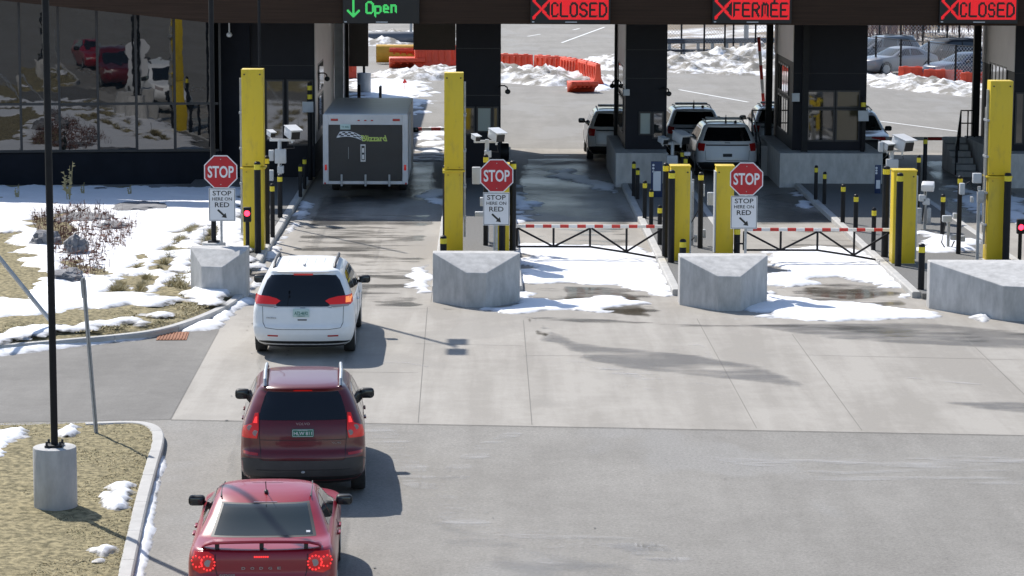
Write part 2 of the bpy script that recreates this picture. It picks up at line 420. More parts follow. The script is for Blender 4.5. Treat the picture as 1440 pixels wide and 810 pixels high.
# joints sawn into the concrete
jm = MB()
def joint(a, b, wd=.014):
    p, q = G(*a, .008), G(*b, .008); d = (q - p); n = Vector((-d.y, d.x, 0)).normalized() * wd / 2
    jm.face([p - n, q - n, q + n, p + n])
for a, b in [((601, 432), (588, 594)), ((736, 450), (748, 597)), ((980, 448), (1064, 602)), ((1114, 470), (1212, 605)), ((1340, 458), (1500, 612)),
             ((585, 483), (735, 486)), ((736, 500), (985, 500)), ((1125, 499), (1400, 505)), ((400, 522), (588, 524)), ((1400, 505), (1800, 516)),
             ((620, 312), (606, 425)), ((520, 433), (606, 434)), ((443, 345), (600, 345)), ((240, 590.6), (520, 595.6)), ((520, 595.6), (1440, 612.6)), ((308, 464), (240, 590))]:
    joint(a, b)
struct(jm.build('pavement_joint', mat('joint', (.17, .16, .145), .9), smooth=0))
# painted lines far behind the booths
lm = MB()
def line(a, b, wd=.15):
    p, q = G(*a, .006), G(*b, .006); d = (q - p); n = Vector((-d.y, d.x, 0)).normalized() * wd / 2
    lm.face([p - n, q - n, q + n, p + n])
for a, b in [((955, 126), (1052, 143.5)), ((1220, 168), (1350, 185)), ((790, 60), (850, 38)), ((742, 51), (760, 48)), ((765, 218.5), (800, 218.7)), ((806, 42), (815, 40))]: line(a, b)
struct(lm.build('road_marking', mat('paint', (.72, .72, .70), .6, var=.1), smooth=0))

# ------------------------------------------------------------------- kerbs
def kerb(name, path, z=.14, wdt=.2, seg=1.6):
    """path: ground points of the kerb's centre"""
    pts = []
    for a, b in zip(path, path[1:]):
        n = max(1, int((b - a).length / .25))
        pts += [a.lerp(b, i / n) for i in range(n)]
    pts.append(path[-1])
    mb = MB(); prof = [(-.5, -.02), (-.5, z - .025), (-.38, z), (.38, z), (.5, z - .025), (.53, -.02)]
    run = 0; prev = None; rings = []
    def cap(r): mb.bm.faces.new(r)
    for i, p in enumerate(pts):
        d = (pts[min(i + 1, len(pts) - 1)] - pts[max(i - 1, 0)]); d.z = 0; d.normalize(); n = Vector((d.y, -d.x, 0))
        ring = [mb.bm.verts.new(Vector((p.x, p.y, 0)) + n * a * wdt + Vector((0, 0, h))) for a, h in prof]
        if prev:
            for k in range(len(prof) - 1): mb.bm.faces.new((prev[k], prev[k + 1], ring[k + 1], ring[k]))
        else: cap(ring)
        prev = ring
        if i: run += (p - pts[i - 1]).length
        if run > seg and i < len(pts) - 1:
            cap(ring); run = 0
            p2 = p + d * .012
            prev = [mb.bm.verts.new(Vector((p2.x, p2.y, 0)) + n * a * wdt + Vector((0, 0, h))) for a, h in prof]; cap(prev)
    cap(prev)
    return struct(mb.build(name, MATS['kerb'], smooth=30))
def smoothpath(pts, it=2):
    for _ in range(it):
        q = [pts[0]]
        for a, b in zip(pts, pts[1:]): q += [a.lerp(b, .25), a.lerp(b, .75)]
        q.append(pts[-1]); pts = q
    return pts
K1 = [(120, 595), (185, 592), (212, 596), (223, 606), (222, 622), (212, 655), (198, 705), (186, 760), (174, 815), (150, 940)]
kerb('kerb', smoothpath([G(x, y, .14) for x, y in K1]))
K2 = [(-200, 502), (0, 485), (80, 478), (150, 472), (215, 465), (262, 452), (300, 437), (325, 424), (345, 405)]
kerb('kerb', smoothpath([G(x, y, .14) for x, y in K2]))
def straight(x, y0, y1): return [Vector((x, y0, 0)), Vector((x, y1, 0))]
kerb('kerb', straight(-5.62, 65.5, 96), z=.15, seg=3)
for x, y0 in [(-1.1, 62), (.80, 62), (4.44, 61.5), (6.42, 61.5), (9.92, 61.2), (13.3, 62)]:
    kerb('kerb', straight(x, y0, 99), z=.15, seg=3)
for x0, x1, y0 in [(-9.2, -5.72, 65), (-1.0, .70, 61.6), (4.54, 6.32, 61.2), (10.02, 13.2, 61)]:
    mb = MB(); mb.box(((x0 + x1) / 2, (y0 + 99) / 2, .065), (x1 - x0, 99 - y0, .15)); struct(mb.build('traffic_island', MATS['gravel'], smooth=0))

# ------------------------------------------------------------------- verge in front left (dry grass)
def relief(name, poly, z, mt, cell, amp, seed, bulge=.0):
    A = [pxy(poly, .12)]; X, Y = grid(A, cell, .02); d = sdf(X, Y, A[0])
    zz = z + amp * nfield(X, Y, .8, seed, 3) + amp * .5 * nfield(X, Y, 3.3, seed, 2) + bulge * np.clip(d / 2.5, 0, 1)
    return struct(hfield(name, X, Y, np.where(d > 0, zz, -.05), d > 0, mt))
VERGE = [(-300, 596), (120, 594), (185, 591.5), (211, 597), (221, 607), (220, 622), (210, 655), (196, 705), (184, 760), (172, 815), (148, 940), (-300, 940)]
relief('grass_verge', VERGE, .11, MATS['soil_grass'], .12, .03, 2.0, .05)
BED = [(-400, 520), (-200, 501), (0, 484), (80, 477), (150, 471), (215, 464), (262, 451), (300, 436), (325, 423), (344, 400), (352, 372), (352, 320), (365, 262), (-400, 258)]
relief('planting_bed', BED, .10, MATS['soil_grass'], (.2, .3), .05, 4.0, .12)
def blades(name, label, polys, n, h, z, seed, mt='blade', cat='grass', lean=.5, wd=.012, clump=None):
    rnd = random.Random(seed); mb = bmesh.new()
    A = [pxy(p, z) for p in polys]
    for poly in A:
        xs = [p[0] for p in poly]; ys = [p[1] for p in poly]; k = 0; tries = 0
        pts = np.array([(rnd.uniform(min(xs), max(xs)), rnd.uniform(min(ys), max(ys))) for _ in range(n * 4)])
        ok = sdf(pts[:, 0], pts[:, 1], poly) > .05
        for (x, y) in pts[ok][:n]:
            if clump and mnoise.noise(Vector((x * clump, y * clump, seed))) < -.05: continue
            a = rnd.uniform(0, 6.283); hh = h * rnd.uniform(.5, 1.3); l = lean * hh * rnd.uniform(.3, 1.4)
            dx, dy = math.cos(a) * l, math.sin(a) * l; px, py = -math.sin(a) * wd, math.cos(a) * wd
            mb.faces.new([mb.verts.new((x - px, y - py, z)), mb.verts.new((x + px, y + py, z)), mb.verts.new((x + dx, y + dy, z + hh))])
    me = bpy.data.meshes.new(name); mb.to_mesh(me); mb.free(); me.materials.append(MATS[mt])
    o = bpy.data.objects.new(name, me); COL.objects.link(o)
    return tag(o, label, cat, None, 'stuff')
blades('grass', 'short dry yellow grass on the verge round the lamp pedestal', [VERGE], 26000, .020, .120, 3, lean=3.0, wd=.010)
BAND = [(-100, 492), (0, 478), (80, 471), (150, 465), (215, 458), (262, 446), (300, 430), (270, 425), (200, 432), (120, 440), (0, 452), (-100, 455)]
LEFTG = [(-60, 310), (20, 315), (50, 350), (70, 410), (60, 425), (-60, 430)]
TUFTS = [[(152, 412), (170, 385), (182, 388), (176, 412)], [(185, 380), (200, 360), (206, 364), (195, 382)], [(190, 412), (203, 388), (213, 392), (205, 414)],
         [(217, 378), (236, 348), (246, 352), (236, 379)], [(240, 345), (262, 325), (280, 316), (276, 326), (252, 344)], [(220, 412), (250, 385), (272, 362), (284, 370), (268, 400), (262, 420)],
         [(284, 345), (300, 318), (306, 322), (300, 345)]]
blades('dry_grass', 'dry yellow grass showing along the front of the snowy bed', [BAND, LEFTG], 9000, .035, .165, 5, lean=2.2, wd=.014, clump=1.2)
blades('ornamental_grass', 'rows of dry ornamental grass tufts sticking out of the snow', TUFTS, 1500, .13, .19, 6, lean=1.4, wd=.012, clump=.9)

# ------------------------------------------------------------------- snow
RAND = random.Random(3)
BRUSHP = [(40, 302), (110, 292), (150, 300), (165, 312), (195, 318), (185, 340), (170, 352), (150, 360), (140, 385), (110, 398), (88, 395), (84, 368), (60, 340)]
snow('white snow cover over the planting bed below the glass building',
     [[(-380, 262), (352, 264), (345, 300), (345, 372), (310, 420), (260, 442), (180, 455), (0, 470), (-380, 500)]],
     cuts=[[(46, 306), (105, 298), (125, 306), (110, 316), (95, 330), (100, 345), (80, 352), (62, 338)], [(86, 372), (112, 366), (138, 382), (112, 396), (90, 394)], [(-60, 318), (12, 322), (34, 350), (52, 400), (30, 420), (-60, 414)], [(-100, 452), (0, 446), (90, 440), (190, 428), (270, 420), (310, 428), (290, 460), (-100, 520)]] + TUFTS,
     z=.21, thick=.06, cell=(.1, .14), amp=.6, nsc=1.2, seed=3.0, soft=.3)
snow('melting snow strip on the bed along the side road', [[(-100, 478), (0, 466), (60, 458), (170, 448), (230, 440), (210, 448), (120, 462), (0, 480), (-100, 488)]], z=.2, thick=.05, amp=.6, nsc=1.2, seed=8)
snow('snow ploughed against the kerb of the side road', [[(-150, 503), (0, 488), (100, 480), (222, 473), (205, 478), (100, 490), (0, 502), (-150, 515)]], z=.0, thick=.09, amp=.12, seed=11)
snow('snow on the gutter by the drain beside the white minivan', [[(346, 412), (364, 424), (335, 440), (305, 466), (236, 470), (262, 458), (303, 442)], [(362, 372), (385, 345), (402, 320), (425, 284), (441, 288), (434, 308), (412, 330), (398, 348), (380, 372), (368, 388), (350, 415)]],
     z=.0, thick=.09, amp=.25, seed=13)
snow('thin snow along the kerb beside the red sedan', [[(226, 635), (234, 650), (224, 700), (216, 760), (208, 812), (196, 870), (172, 860), (182, 790), (198, 720), (212, 670)]], z=.0, thick=.05, amp=.05, cell=.06, seed=15, soft=.15)
snow('patches of old snow on the grass verge', [[(-60, 612), (0, 608), (34, 605), (22, 622), (0, 642), (-60, 660)], [(78, 605), (100, 600), (108, 607), (90, 612)], [(148, 700), (160, 682), (188, 672), (182, 700), (168, 716), (146, 712)], [(136, 772), (158, 768), (160, 782), (142, 786)]],
     z=.15, thick=.05, amp=.18, cell=.06, nsc=2.5, seed=17, soft=.15)
snow('slushy snow in the closed lane behind the first gate', [[(722, 344), (760, 342), (860, 345), (928, 352), (938, 376), (946, 418), (915, 416), (882, 401), (790, 398), (748, 402), (735, 424), (728, 400)],
      [(690, 437), (735, 418), (775, 420), (880, 419), (905, 427), (860, 434), (790, 440), (715, 440)], [(718, 262), (748, 285), (742, 318), (718, 322)]], z=.004, thick=.05, amp=.62, nsc=.9, seed=19)
snow('slushy snow in the closed lane behind the second gate', [[(1078, 350), (1150, 348), (1240, 357), (1266, 386), (1292, 421), (1270, 423), (1226, 399), (1180, 391), (1115, 399), (1085, 412), (1076, 390)],
      [(1036, 438), (1080, 418), (1120, 419), (1230, 425), (1328, 446), (1250, 451), (1100, 451)]], z=.004, thick=.05, amp=.62, nsc=.9, seed=23)
snow('snow patch at the left side of the middle concrete block', [[(568, 379), (607, 370), (608, 412), (586, 413), (578, 397)]], z=.004, thick=.06, amp=.3, seed=29)
snow('thin snow streaks in the shade under the canopy', [[(756, 240), (800, 238), (866, 262), (866, 272), (830, 262), (780, 250)], [(600, 262), (640, 268), (625, 290), (590, 280)], [(1104, 235), (1118, 252), (1140, 300), (1110, 268)], [(1290, 330), (1345, 332), (1345, 352), (1290, 350)], [(1340, 262), (1440, 280), (1440, 320), (1350, 290)]],
     z=.006, thick=.03, amp=.5, seed=31)
snow('snow over the lane beyond the trailer', [[(500, 112), (590, 112), (600, 130), (585, 160), (560, 165), (540, 150), (520, 140), (495, 134)], [(590, 190), (625, 180), (625, 226), (592, 226)]], z=.004, thick=.05, amp=1.2, seed=37, cell=.2)
snow('snow round the toppled orange barrier', [[(795, 124), (815, 116), (855, 118), (865, 124), (845, 128), (800, 128)]], z=.004, thick=.08, amp=.5, seed=41, cell=.2)
snow('small lump of snow by the right concrete block', [[(1364, 446), (1380, 441), (1400, 448), (1385, 453)]], z=.004, thick=.12, amp=.2, seed=43, cell=.08)
snow('snow on the right island beside the short yellow cabinet', [[(1288, 325), (1330, 330), (1372, 338), (1372, 352), (1330, 354), (1288, 352)]], z=.145, thick=.05, amp=.4, seed=47)

# ------------------------------------------------------------------- wet film, painted lane shade, puddles, salt
filmsheet('meltwater_and_shade', [[(420, 300), (622, 300), (610, 440), (370, 425), (395, 350)]], MATS['wet'], .0075, cell=.25, soft=.4)
filmsheet('meltwater_and_shade', [[(530, 300), (556, 300), (556, 362), (528, 368)]], MATS['damp'], .0085)
for q in ([(452, 226), (624, 226), (622, 318), (425, 318)], [(726, 222), (868, 222), (905, 318), (716, 318)], [(1000, 222), (1100, 225), (1200, 318), (1050, 318)], [(1290, 225), (1440, 228), (1440, 330), (1330, 318)]): filmsheet('meltwater_and_shade', [q], MATS['wet_painted_shade'], .0070, cell=.3, soft=.3)  # dark film paints the lanes' shade under the canopy deeper, along with the wet
filmsheet('meltwater_and_shade', [[(725, 318), (905, 318), (955, 425), (960, 450), (610, 432), (690, 425), (728, 400)]], MATS['wet'], .0075)
filmsheet('meltwater_and_shade', [[(1080, 318), (1235, 318), (1305, 425), (1330, 455), (955, 446), (1036, 436), (1080, 412)]], MATS['wet'], .0075)
filmsheet('meltwater_and_shade', [[(1300, 448), (1500, 470), (1500, 500), (1150, 480), (960, 452), (1100, 450)]], MATS['damp'], .0075)
filmsheet('puddle', [[(727, 446), (765, 442), (800, 462), (830, 480), (960, 492), (1095, 514), (1168, 544), (1120, 548), (1000, 536), (880, 524), (800, 508), (770, 488), (740, 478)]], MATS['damp'], .0085, soft=.5)
filmsheet('puddle', [[(728, 444), (750, 442), (768, 462), (800, 478), (780, 484), (745, 470)]], MATS['puddle'], .0095, soft=.3)
filmsheet('puddle', [[(772, 400), (880, 402), (915, 417), (930, 440), (955, 452), (910, 452), (850, 442), (780, 430)]], MATS['puddle'], .0095, soft=.4)
filmsheet('puddle', [[(1110, 402), (1225, 400), (1262, 420), (1200, 425), (1110, 416)]], MATS['puddle'], .0095, soft=.4)
filmsheet('puddle', [[(1270, 556), (1500, 560), (1500, 600), (1300, 570)]], MATS['damp'], .0085)
filmsheet('salt_stain', [[(740, 486), (900, 510), (1000, 545), (900, 545), (760, 510)]], MATS['salt'], .0105)
for pth, wd_ in (([(515, 590), (545, 625), (600, 690), (650, 735), (720, 752), (800, 752), (880, 762), (940, 785)], .42), ([(755, 780), (790, 762), (850, 764), (900, 776), (935, 792), (860, 795), (790, 795), (755, 786)], .22), ([(1000, 640), (1120, 655), (1250, 640), (1440, 650)], .5), ([(620, 690), (660, 640), (720, 610)], .3)):
    filmline('salt_line', pth, wd_, MATS['salt'], .0088)
for pth in ([(690, 499), (730, 502), (785, 504)], [(800, 511), (860, 520), (930, 534), (1010, 541)], [(850, 518), (900, 524), (960, 530)], [(1110, 545), (1150, 551)], [(948, 492), (985, 481), (1000, 505)], [(880, 543), (955, 552)], [(1280, 531), (1380, 541)], [(520, 512), (560, 508), (600, 515)]): filmline('salt_scratch', pth, .10, MATS['salt'], .0125, .05)
filmline('tyre_track', [(272, 880), (300, 760), (345, 600), (372, 500), (415, 400), (455, 320)], .16, MATS['tyre_film'], .0118)
filmline('tyre_track', [(470, 880), (478, 760), (490, 600), (492, 500), (512, 400), (538, 320)], .16, MATS['tyre_film'], .0118)
filmsheet('meltwater_and_shade', [[(600, 428), (740, 438), (960, 452), (1330, 453), (1500, 466), (1500, 496), (1150, 470), (900, 462), (740, 452), (600, 438)]], MATS['wet'], .0082, soft=.4)
filmsheet('damp_patch', [[(560, 640), (700, 720), (900, 770), (1100, 800), (1100, 870), (700, 870), (600, 800), (480, 800), (520, 730)], [(240, 605), (350, 600), (330, 700), (270, 810), (200, 810), (232, 650)]], MATS['faint_damp'], .0065, cell=.12, soft=1.2)
filmsheet('salt_stain', [[(500, 600), (560, 605), (620, 690), (760, 748), (900, 765), (860, 790), (640, 770), (520, 720)], [(1000, 640), (1500, 620), (1500, 700), (1100, 690)], [(860, 610), (1000, 615), (960, 660), (860, 655)]], MATS['salt'], .0085, soft=1.0)

mb = MB(); rnd = random.Random(31)                    # oil drips and specks where cars stand
for k in range(110):
    if k < 90: q = G(rnd.gauss(405, 45), rnd.uniform(440, 860), .0135)
    else: q = G(rnd.uniform(480, 1440), rnd.uniform(470, 810), .0135)
    r_ = rnd.uniform(.01, .035) * (1 if k < 90 else .5); n_ = 9
    mb.face([(q.x + r_ * rnd.uniform(.6, 1.2) * math.cos(6.283 * i / n_), q.y + r_ * rnd.uniform(.8, 1.9) * math.sin(6.283 * i / n_), .0135) for i in range(n_)])
struct(mb.build('oil_spot', mat('oil', (.10, .095, .088), .6), smooth=0))
# drain in the gutter
p = G(243, 473.5, .0); t = thing('drain_grate', 'rusty orange drain grate in the gutter beside the planting bed', 'drain grate', (p.x, p.y, .012), R(3))
mb = MB(); mb.box((0, 0, 0), (.62, 1.0, .012)); fr = mb.build('frame', MATS['rust'], t)
for k in range(9): mb2 = MB() if k == 0 else mb2; mb2.box((-.26 + k * .065, 0, .012), (.03, .92, .016), bev=.004)
mb2.build('bars', MATS['rust'], t)

# =================================================================== PLANTING: rocks, brush
def rock(px, py, wd, h, seed, label):
    p = G(px, py, .2); b = bmesh.new(); bmesh.ops.create_icosphere(b, subdivisions=4, radius=.5)
    for v in b.verts:
        n = v.co.normalized(); k = 1 + .35 * mnoise.noise(n * 1.4 + Vector((seed, 0, 0))) + .12 * mnoise.noise(n * 4 + Vector((0, seed, 0)))
        c = Vector((round(n.x * 2.2) / 2.2, round(n.y * 2.2) / 2.2, round(n.z * 2.2) / 2.2))
        v.co = (n * .5).lerp(c * .5, .45) * k
        v.co = Vector((v.co.x * wd, v.co.y * wd * 1.3, max(-.25, v.co.z) * h * 1.5))
    mb = MB(); mb.add(b); o = mb.build('rock', MATS['rock'], smooth=28); o.location = (p.x, p.y, .2 + h * .2)
    return tag(o, label, 'rock', 'rocks in the snowy bed')
rock(105, 358, .62, .5, 1, 'upright grey rock in the middle of the snowy bed')
rock(64, 345, .75, .45, 2, 'dark rock at the left end of the dry brush, behind the black lamp post')
rock(94, 393, .85, .26, 3, 'broad low dark rock at the front of the dry brush')
rock(118, 309, 1.5, .16, 4, 'long flat slab of rock at the back of the dry brush')
rock(195, 293, 1.9, .14, 5, 'low flat rock slab showing through the snow near the shade line')
rock(160, 322, .9, .2, 6, 'small reddish flat rock half buried right of the dry brush')
rock(228, 265, 1.1, .10, 7, 'flat dark stone in the snow by the building base wall')
rock(140, 268, .5, .10, 8, 'small dark stone in the shaded snow left of the weed')
mb = MB(); rnd = random.Random(9)
A = pxy(BRUSHP, .2); pts = np.array([(rnd.uniform(-16, -6), rnd.uniform(55, 80)) for _ in range(9000)]); pts = pts[sdf(pts[:, 0], pts[:, 1], A) > 0]
def twig(mb, x, y, z, h, r, rnd, lean=.6):
    a = rnd.uniform(0, 6.28); l = h * rnd.uniform(0, lean); q = Vector((x + math.cos(a) * l, y + math.sin(a) * l, z + h))
    p = Vector((x, y, z)); s = Vector((math.cos(a + 1.57) * r, math.sin(a + 1.57) * r, 0))
    mb.face([p - s, p + s, q + s * .3, q - s * .3]); return q
for x, y in pts[:2600]:
    h = rnd.uniform(.1, .42); q = twig(mb, x, y, .16, h, .009, rnd)
    for _ in range(2): twig(mb, (x + q.x) / 2, (y + q.y) / 2, .16 + h * .55, h * .45, .006, rnd, 1.2)
    if rnd.random() < .9:
        c = Vector((x, y, .22 + rnd.uniform(0, .14))); s = rnd.uniform(.05, .13)
        mb.face([c + Vector((rnd.uniform(-s, s), rnd.uniform(-s, s), rnd.uniform(0, s))) for _ in range(3)])
tag(mb.build('dry_brush', MATS['brush'], smooth=0, recalc=False), 'reddish brown dry shrubs and weeds sticking out of the snow', 'dry brush', None, 'stuff')
# scattered thin twigs right of the brush
mb = MB(); A = pxy([(140, 300), (205, 305), (200, 330), (170, 360), (150, 395), (125, 400), (150, 350)], .2)
pts = np.array([(rnd.uniform(-16, -4), rnd.uniform(55, 80)) for _ in range(3000)]); pts = pts[sdf(pts[:, 0], pts[:, 1], A) > 0]
for x, y in pts[:320]:
    h = rnd.uniform(.12, .4); twig(mb, x, y, .16, h, .008, rnd); twig(mb, x, y, .2, h * .7, .006, rnd, 1)
tag(mb.build('thin_twigs', MATS['brush'], smooth=0, recalc=False), 'thin bare twigs poking out of the snow right of the brush', 'dry brush', None, 'stuff')
def weed(px, py, h, label):
    p = G(px, py, .2); t = thing('weed', label, 'weed', (p.x, p.y, .15), 0, 'dry weeds in the shaded snow'); mb = MB(); hd = MB()
    for k in range(5):
        a = k * 1.3; b_ = Vector((.03 * math.cos(a), .03 * math.sin(a), 0)); tp = Vector((.12 * h * math.cos(a), .12 * h * math.sin(a), h * (1 - .12 * k)))
        mb.tube([b_, (b_ + tp) / 2 + Vector((.02, 0, 0)), tp], [.012, .009, .005], 5)
        for j in range(12):
            q = b_.lerp(tp, .3 + .055 * j); s = .04 * h
            hd.face([q, q + Vector((random.uniform(-s, s) * 2.4, random.uniform(-s, s), s * 1.2)), q + Vector((0, .01, s * 1.5))])
    mb.build('stem', MATS['blade'], t, 0); hd.build('leaves', MATS['blade'], t, 0, recalc=False)
weed(96, 284, 1.25, 'tall pale dry weed standing in the shaded snow before the building')
weed(116, 275, .45, 'short dry weed right of the tall pale weed')
weed(24, 280, .5, 'small dark weed at the left edge of the shaded snow')
weed(182, 276, .4, 'small twiggy weed in the shaded snow below the window panes')

# =================================================================== BUILDING, CANOPY
YF = 81.4; ZB = 5.30; ZT = 7.0; YBK = 100.5
def XP(px, Y): return P(px, 200, Y).x
xk = XP(300, YF); xl = XP(-320, YF)
can = thing('border_canopy', 'long brown plank-clad canopy spanning the booths and inspection lanes', 'canopy', (0, YF, 0))
mb = MB(); xr = 30
mb.box(((xk + xr) / 2, .15, (ZB + ZT) / 2), (xr - xk, .3, ZT - ZB)); mb.build('fascia', MATS['wood'], can, 0)
mb = MB()          # fascia left of the kink turns back and rises
q = [(xk, 0, ZB), (xk, 0, ZT), (xl, 3.6 * 2, ZT + .5), (xl, 3.6 * 2, ZB + 1.15)]
q = [(xk, .002, ZB), (xk, .002, ZT), (xl, 3.0, ZT + .3), (xl, 3.0, ZB + 1.2)]
fr_, bk_ = [Vector(p) for p in q], [Vector(p) + Vector((0, .3, 0)) for p in q]
mb.face(fr_); mb.face(bk_[::-1])
for i in range(4): mb.face([fr_[i], bk_[i], bk_[(i + 1) % 4], fr_[(i + 1) % 4]])
mb.build('fascia', MATS['wood'], can, 0)
mb = MB(); mb.box(((xk + xr) / 2, (YBK - YF) / 2 + .2, ZB + .12), (xr - xk, YBK - YF - .4, .16)); mb.build('soffit', MATS['dark_wall'], can, 0)
mb = MB(); mb.box(((-22 + xr) / 2, (YBK - YF) / 2 + 1.3, ZT - .12), (xr + 22, YBK - YF - 2.4, .2)); mb.build('roof', MATS['dark'], can, 0)
mb = MB(); mb.box(((xk + xr) / 2, YBK - YF - .15, (ZB + ZT) / 2), (xr - xk, .3, ZT - ZB)); mb.build('fascia', MATS['wood'], can, 0)
for px, Y, wpx in [(866.5, 91.5, 7), (1080, 91.5, 9), (1370.5, 91.5, 10), (488.5, 96, 5)]:
    s_ = FPX / Y; mb = MB(); mb.box((XP(px, Y), Y - YF, (ZB + .1) / 2), (wpx / s_, .22, ZB - .1)); mb.build('column', MATS['black_paint'], can, 0)
mb = MB(); Y = 100.9; mb.box((XP(611, Y), Y - YF, (P(0, 68, Y).z + ZB) / 2 + .3), ((641 - 582) * Y / FPX, .25, ZB + .6 - P(0, 68, Y).z)); mb.build('rear_panel', MATS['brown_panel'], can, 0)

# glass building on the left
Yg = 85.8; bl = thing('office_building', 'dark building with reflecting window wall behind the snowy planting bed', 'building', (XP(312, Yg), Yg, 0), R(6.0))
# local x runs left (negative); glass plane is y=0
sg = FPX / Yg; zt = lambda v: P(200, v, Yg).z
zg0, zgm, zg1 = zt(212), zt(145), 6.3
mb = MB(); mb.box((-8, .6, zg0 / 2 - .03), (16, 1.2, zg0 + .0)); mb.build('base_wall', MATS['dark_wall'], bl, 0)
mb = MB(); mb.box((-8, 6, 3.4), (15.9, 9.8, 6.8)); mb.build('wall', MATS['dark_wall'], bl, 0)
mb = MB(); mb.box((-8, 5.6, 6.95), (16.3, 11, .3)); mb.build('roof', MATS['dark'], bl, 0)
pw = 53.3 / sg; xs_ = [-.26 - pw * k for k in range(0, 14)]
mb = MB()
for x in [-.04] + xs_: mb.box((x, -.02, (zg0 + zg1) / 2), (.075, .16, zg1 - zg0), bev=.004)
for z in (zg0 + .03, zgm, zg1): mb.box((-8, -.012, z), (15.8, .12, .07))
mb.build('mullion', MATS['mullion'], bl, 0)
rnd = random.Random(12)
for a, b in zip(xs_, xs_[1:]):
    for z0, z1 in ((zg0 + .06, zgm - .03), (zgm + .03, zg1 - .03)):
        t1, t2 = rnd.uniform(-.006, .006), rnd.uniform(-.006, .006); mb = MB()
        mb.box(((a + b) / 2, .02, (z0 + z1) / 2), (a - b - .07, .02, z1 - z0), rz=t1 + R(3.6), rx=t2); mb.build('window_pane', MATS['facade_glass'], bl, 0)
# return wall between the window wall and the first booth
Yr = 86.3; mb = MB(); x0, x1 = XP(311, Yr), XP(352, Yr)
o = mb.box(((x0 + x1) / 2, Yr + .5, 2.7), (x1 - x0 + .02, .9, 5.36)).build('link_wall', MATS['dark_wall'], smooth=0)
tag(o, 'dark recessed wall between the window wall and the left booth', 'wall')

def booth(name, label, px0, px1, Y, L, z0, wins, side=None, pad=None, side_mat='cladding', sheen_z=None, zlines=(92,), door=None, padh=1.1):
    X0, X1 = XP(px0, Y), XP(px1, Y); W = X1 - X0; s_ = FPX / Y
    t = thing(name, label, 'inspection booth', ((X0 + X1) / 2, Y, 0), 0, 'inspection booths under the canopy')
    H = ZB + .02
    mb = MB(); mb.box((0, L / 2, (z0 + H) / 2), (W, L, H - z0), bev=.01); mb.build('wall', MATS['cladding'], t, 0)
    mb = MB()
    for v in zlines:
        z = P(px0, v, Y).z; mb.box((0, -.003, z), (W - .02, .012, .018)); mb.box((-W / 2 - .002, L / 2, z), (.012, L - .02, .02)); mb.box((W / 2 + .002, L / 2, z), (.012, L - .02, .02))
    mb.build('panel_joint', MATS['dark'] if sheen_z else MATS['mullion'], t, 0)
    for (a, b, v0, v1, mt) in wins:
        xa, xb = XP(a, Y) - (X0 + X1) / 2, XP(b, Y) - (X0 + X1) / 2; za, zb = P(a, v1, Y).z, P(a, v0, Y).z
        f = MB(); fw = .05
        for c, d in (((xa + fw / 2, za, zb), 'v'), ((xb - fw / 2, za, zb), 'v')): f.box((c[0], -.012, (za + zb) / 2), (fw, .06, zb - za))
        for z in (za + fw / 2, zb - fw / 2): f.box(((xa + xb) / 2, -.010, z), (xb - xa - 2 * fw, .055, fw))
        wf = f.build('window', MATS['mullion'], t, 0)
        gmb = MB(); gmb.box(((xa + xb) / 2, .0, (za + zb) / 2), (xb - xa - 2 * fw, .03, zb - za - 2 * fw)); gmb.build('pane', MATS[mt], wf, 0)
    for sd_ in (-1, 1):                       # windows in the two long sides
        if side and sd_ in side:
            for (ya, yb, za, zb) in side[sd_]:
                f = MB(); f.box((sd_ * (W / 2 + .004), (ya + yb) / 2, (za + zb) / 2), (.05, yb - ya, zb - za)); wf = f.build('window', MATS['mullion'], t, 0)
                gmb = MB(); gmb.box((sd_ * (W / 2 + .02), (ya + yb) / 2, (za + zb) / 2), (.03, yb - ya - .12, zb - za - .12)); gmb.build('pane', MATS['booth_glass'], wf, 0)
    if sheen_z:
        for sd_ in sheen_z:
            mb = MB(); zz0 = sheen_z[sd_]; mb.box((sd_ * (W / 2 + .012), L / 2 + .01, (zz0 + H) / 2), (.03, L - .03, H - zz0 - .04)); mb.build('side_sheen', MATS['painted_sheen'], t, 0)  # pale slab puts the reflected brightness into the side's colour
    if pad:
        a, b, Y0 = pad; xa, xb = XP(a, Y0) - (X0 + X1) / 2, XP(b, Y0) - (X0 + X1) / 2
        mb = MB(); mb.box(((xa + xb) / 2, Y0 - Y + (L + 1.0) / 2, padh / 2), (xb - xa, L + 1.0, padh), bev=.02); mb.build('concrete_base', MATS['concrete'], t, 0)
    return t
mat('shade_pane', (.30, .36, .35), .25)
mat('ochre_pane', (.060, .050, .026), .12, ior=1.8)
sw = [(1.2 + i * .62, 1.72 + i * .62, 2.75, 3.7) for i in range(5)] + [(1.2 + i * .62, 1.72 + i * .62, 1.5, 2.65) for i in range(5)]
booth('inspection_booth', 'dark booth beside the trailer at the left of the open lane', 350, 443, 86.5, 11.5, .14,
      [(374, 400, 112, 198, 'booth_glass'), (404, 441, 112, 205, 'booth_glass')], side={1: sw}, sheen_z={1: 1.2}, zlines=(92,))
booth('inspection_booth', 'narrow dark booth behind the tall yellow housing left of the first closed lane', 641, 704, 86.5, 5.2, .14,
      [(670, 692, 150, 186, 'shade_pane'), (692.5, 701, 150, 190, 'ochre_pane'), (644, 668, 150, 190, 'booth_glass')], zlines=(68, 134))
booth('inspection_booth', 'narrow dark booth with a pale window right of the first closed lane', 879, 937, 86.2, 5.4, .95,
      [(898, 916, 157, 190, 'shade_pane'), (917, 933, 157, 195, 'booth_glass')], side={-1: sw}, sheen_z={-1: 3.0}, zlines=(70, 110), pad=(866, 940, 84.9))
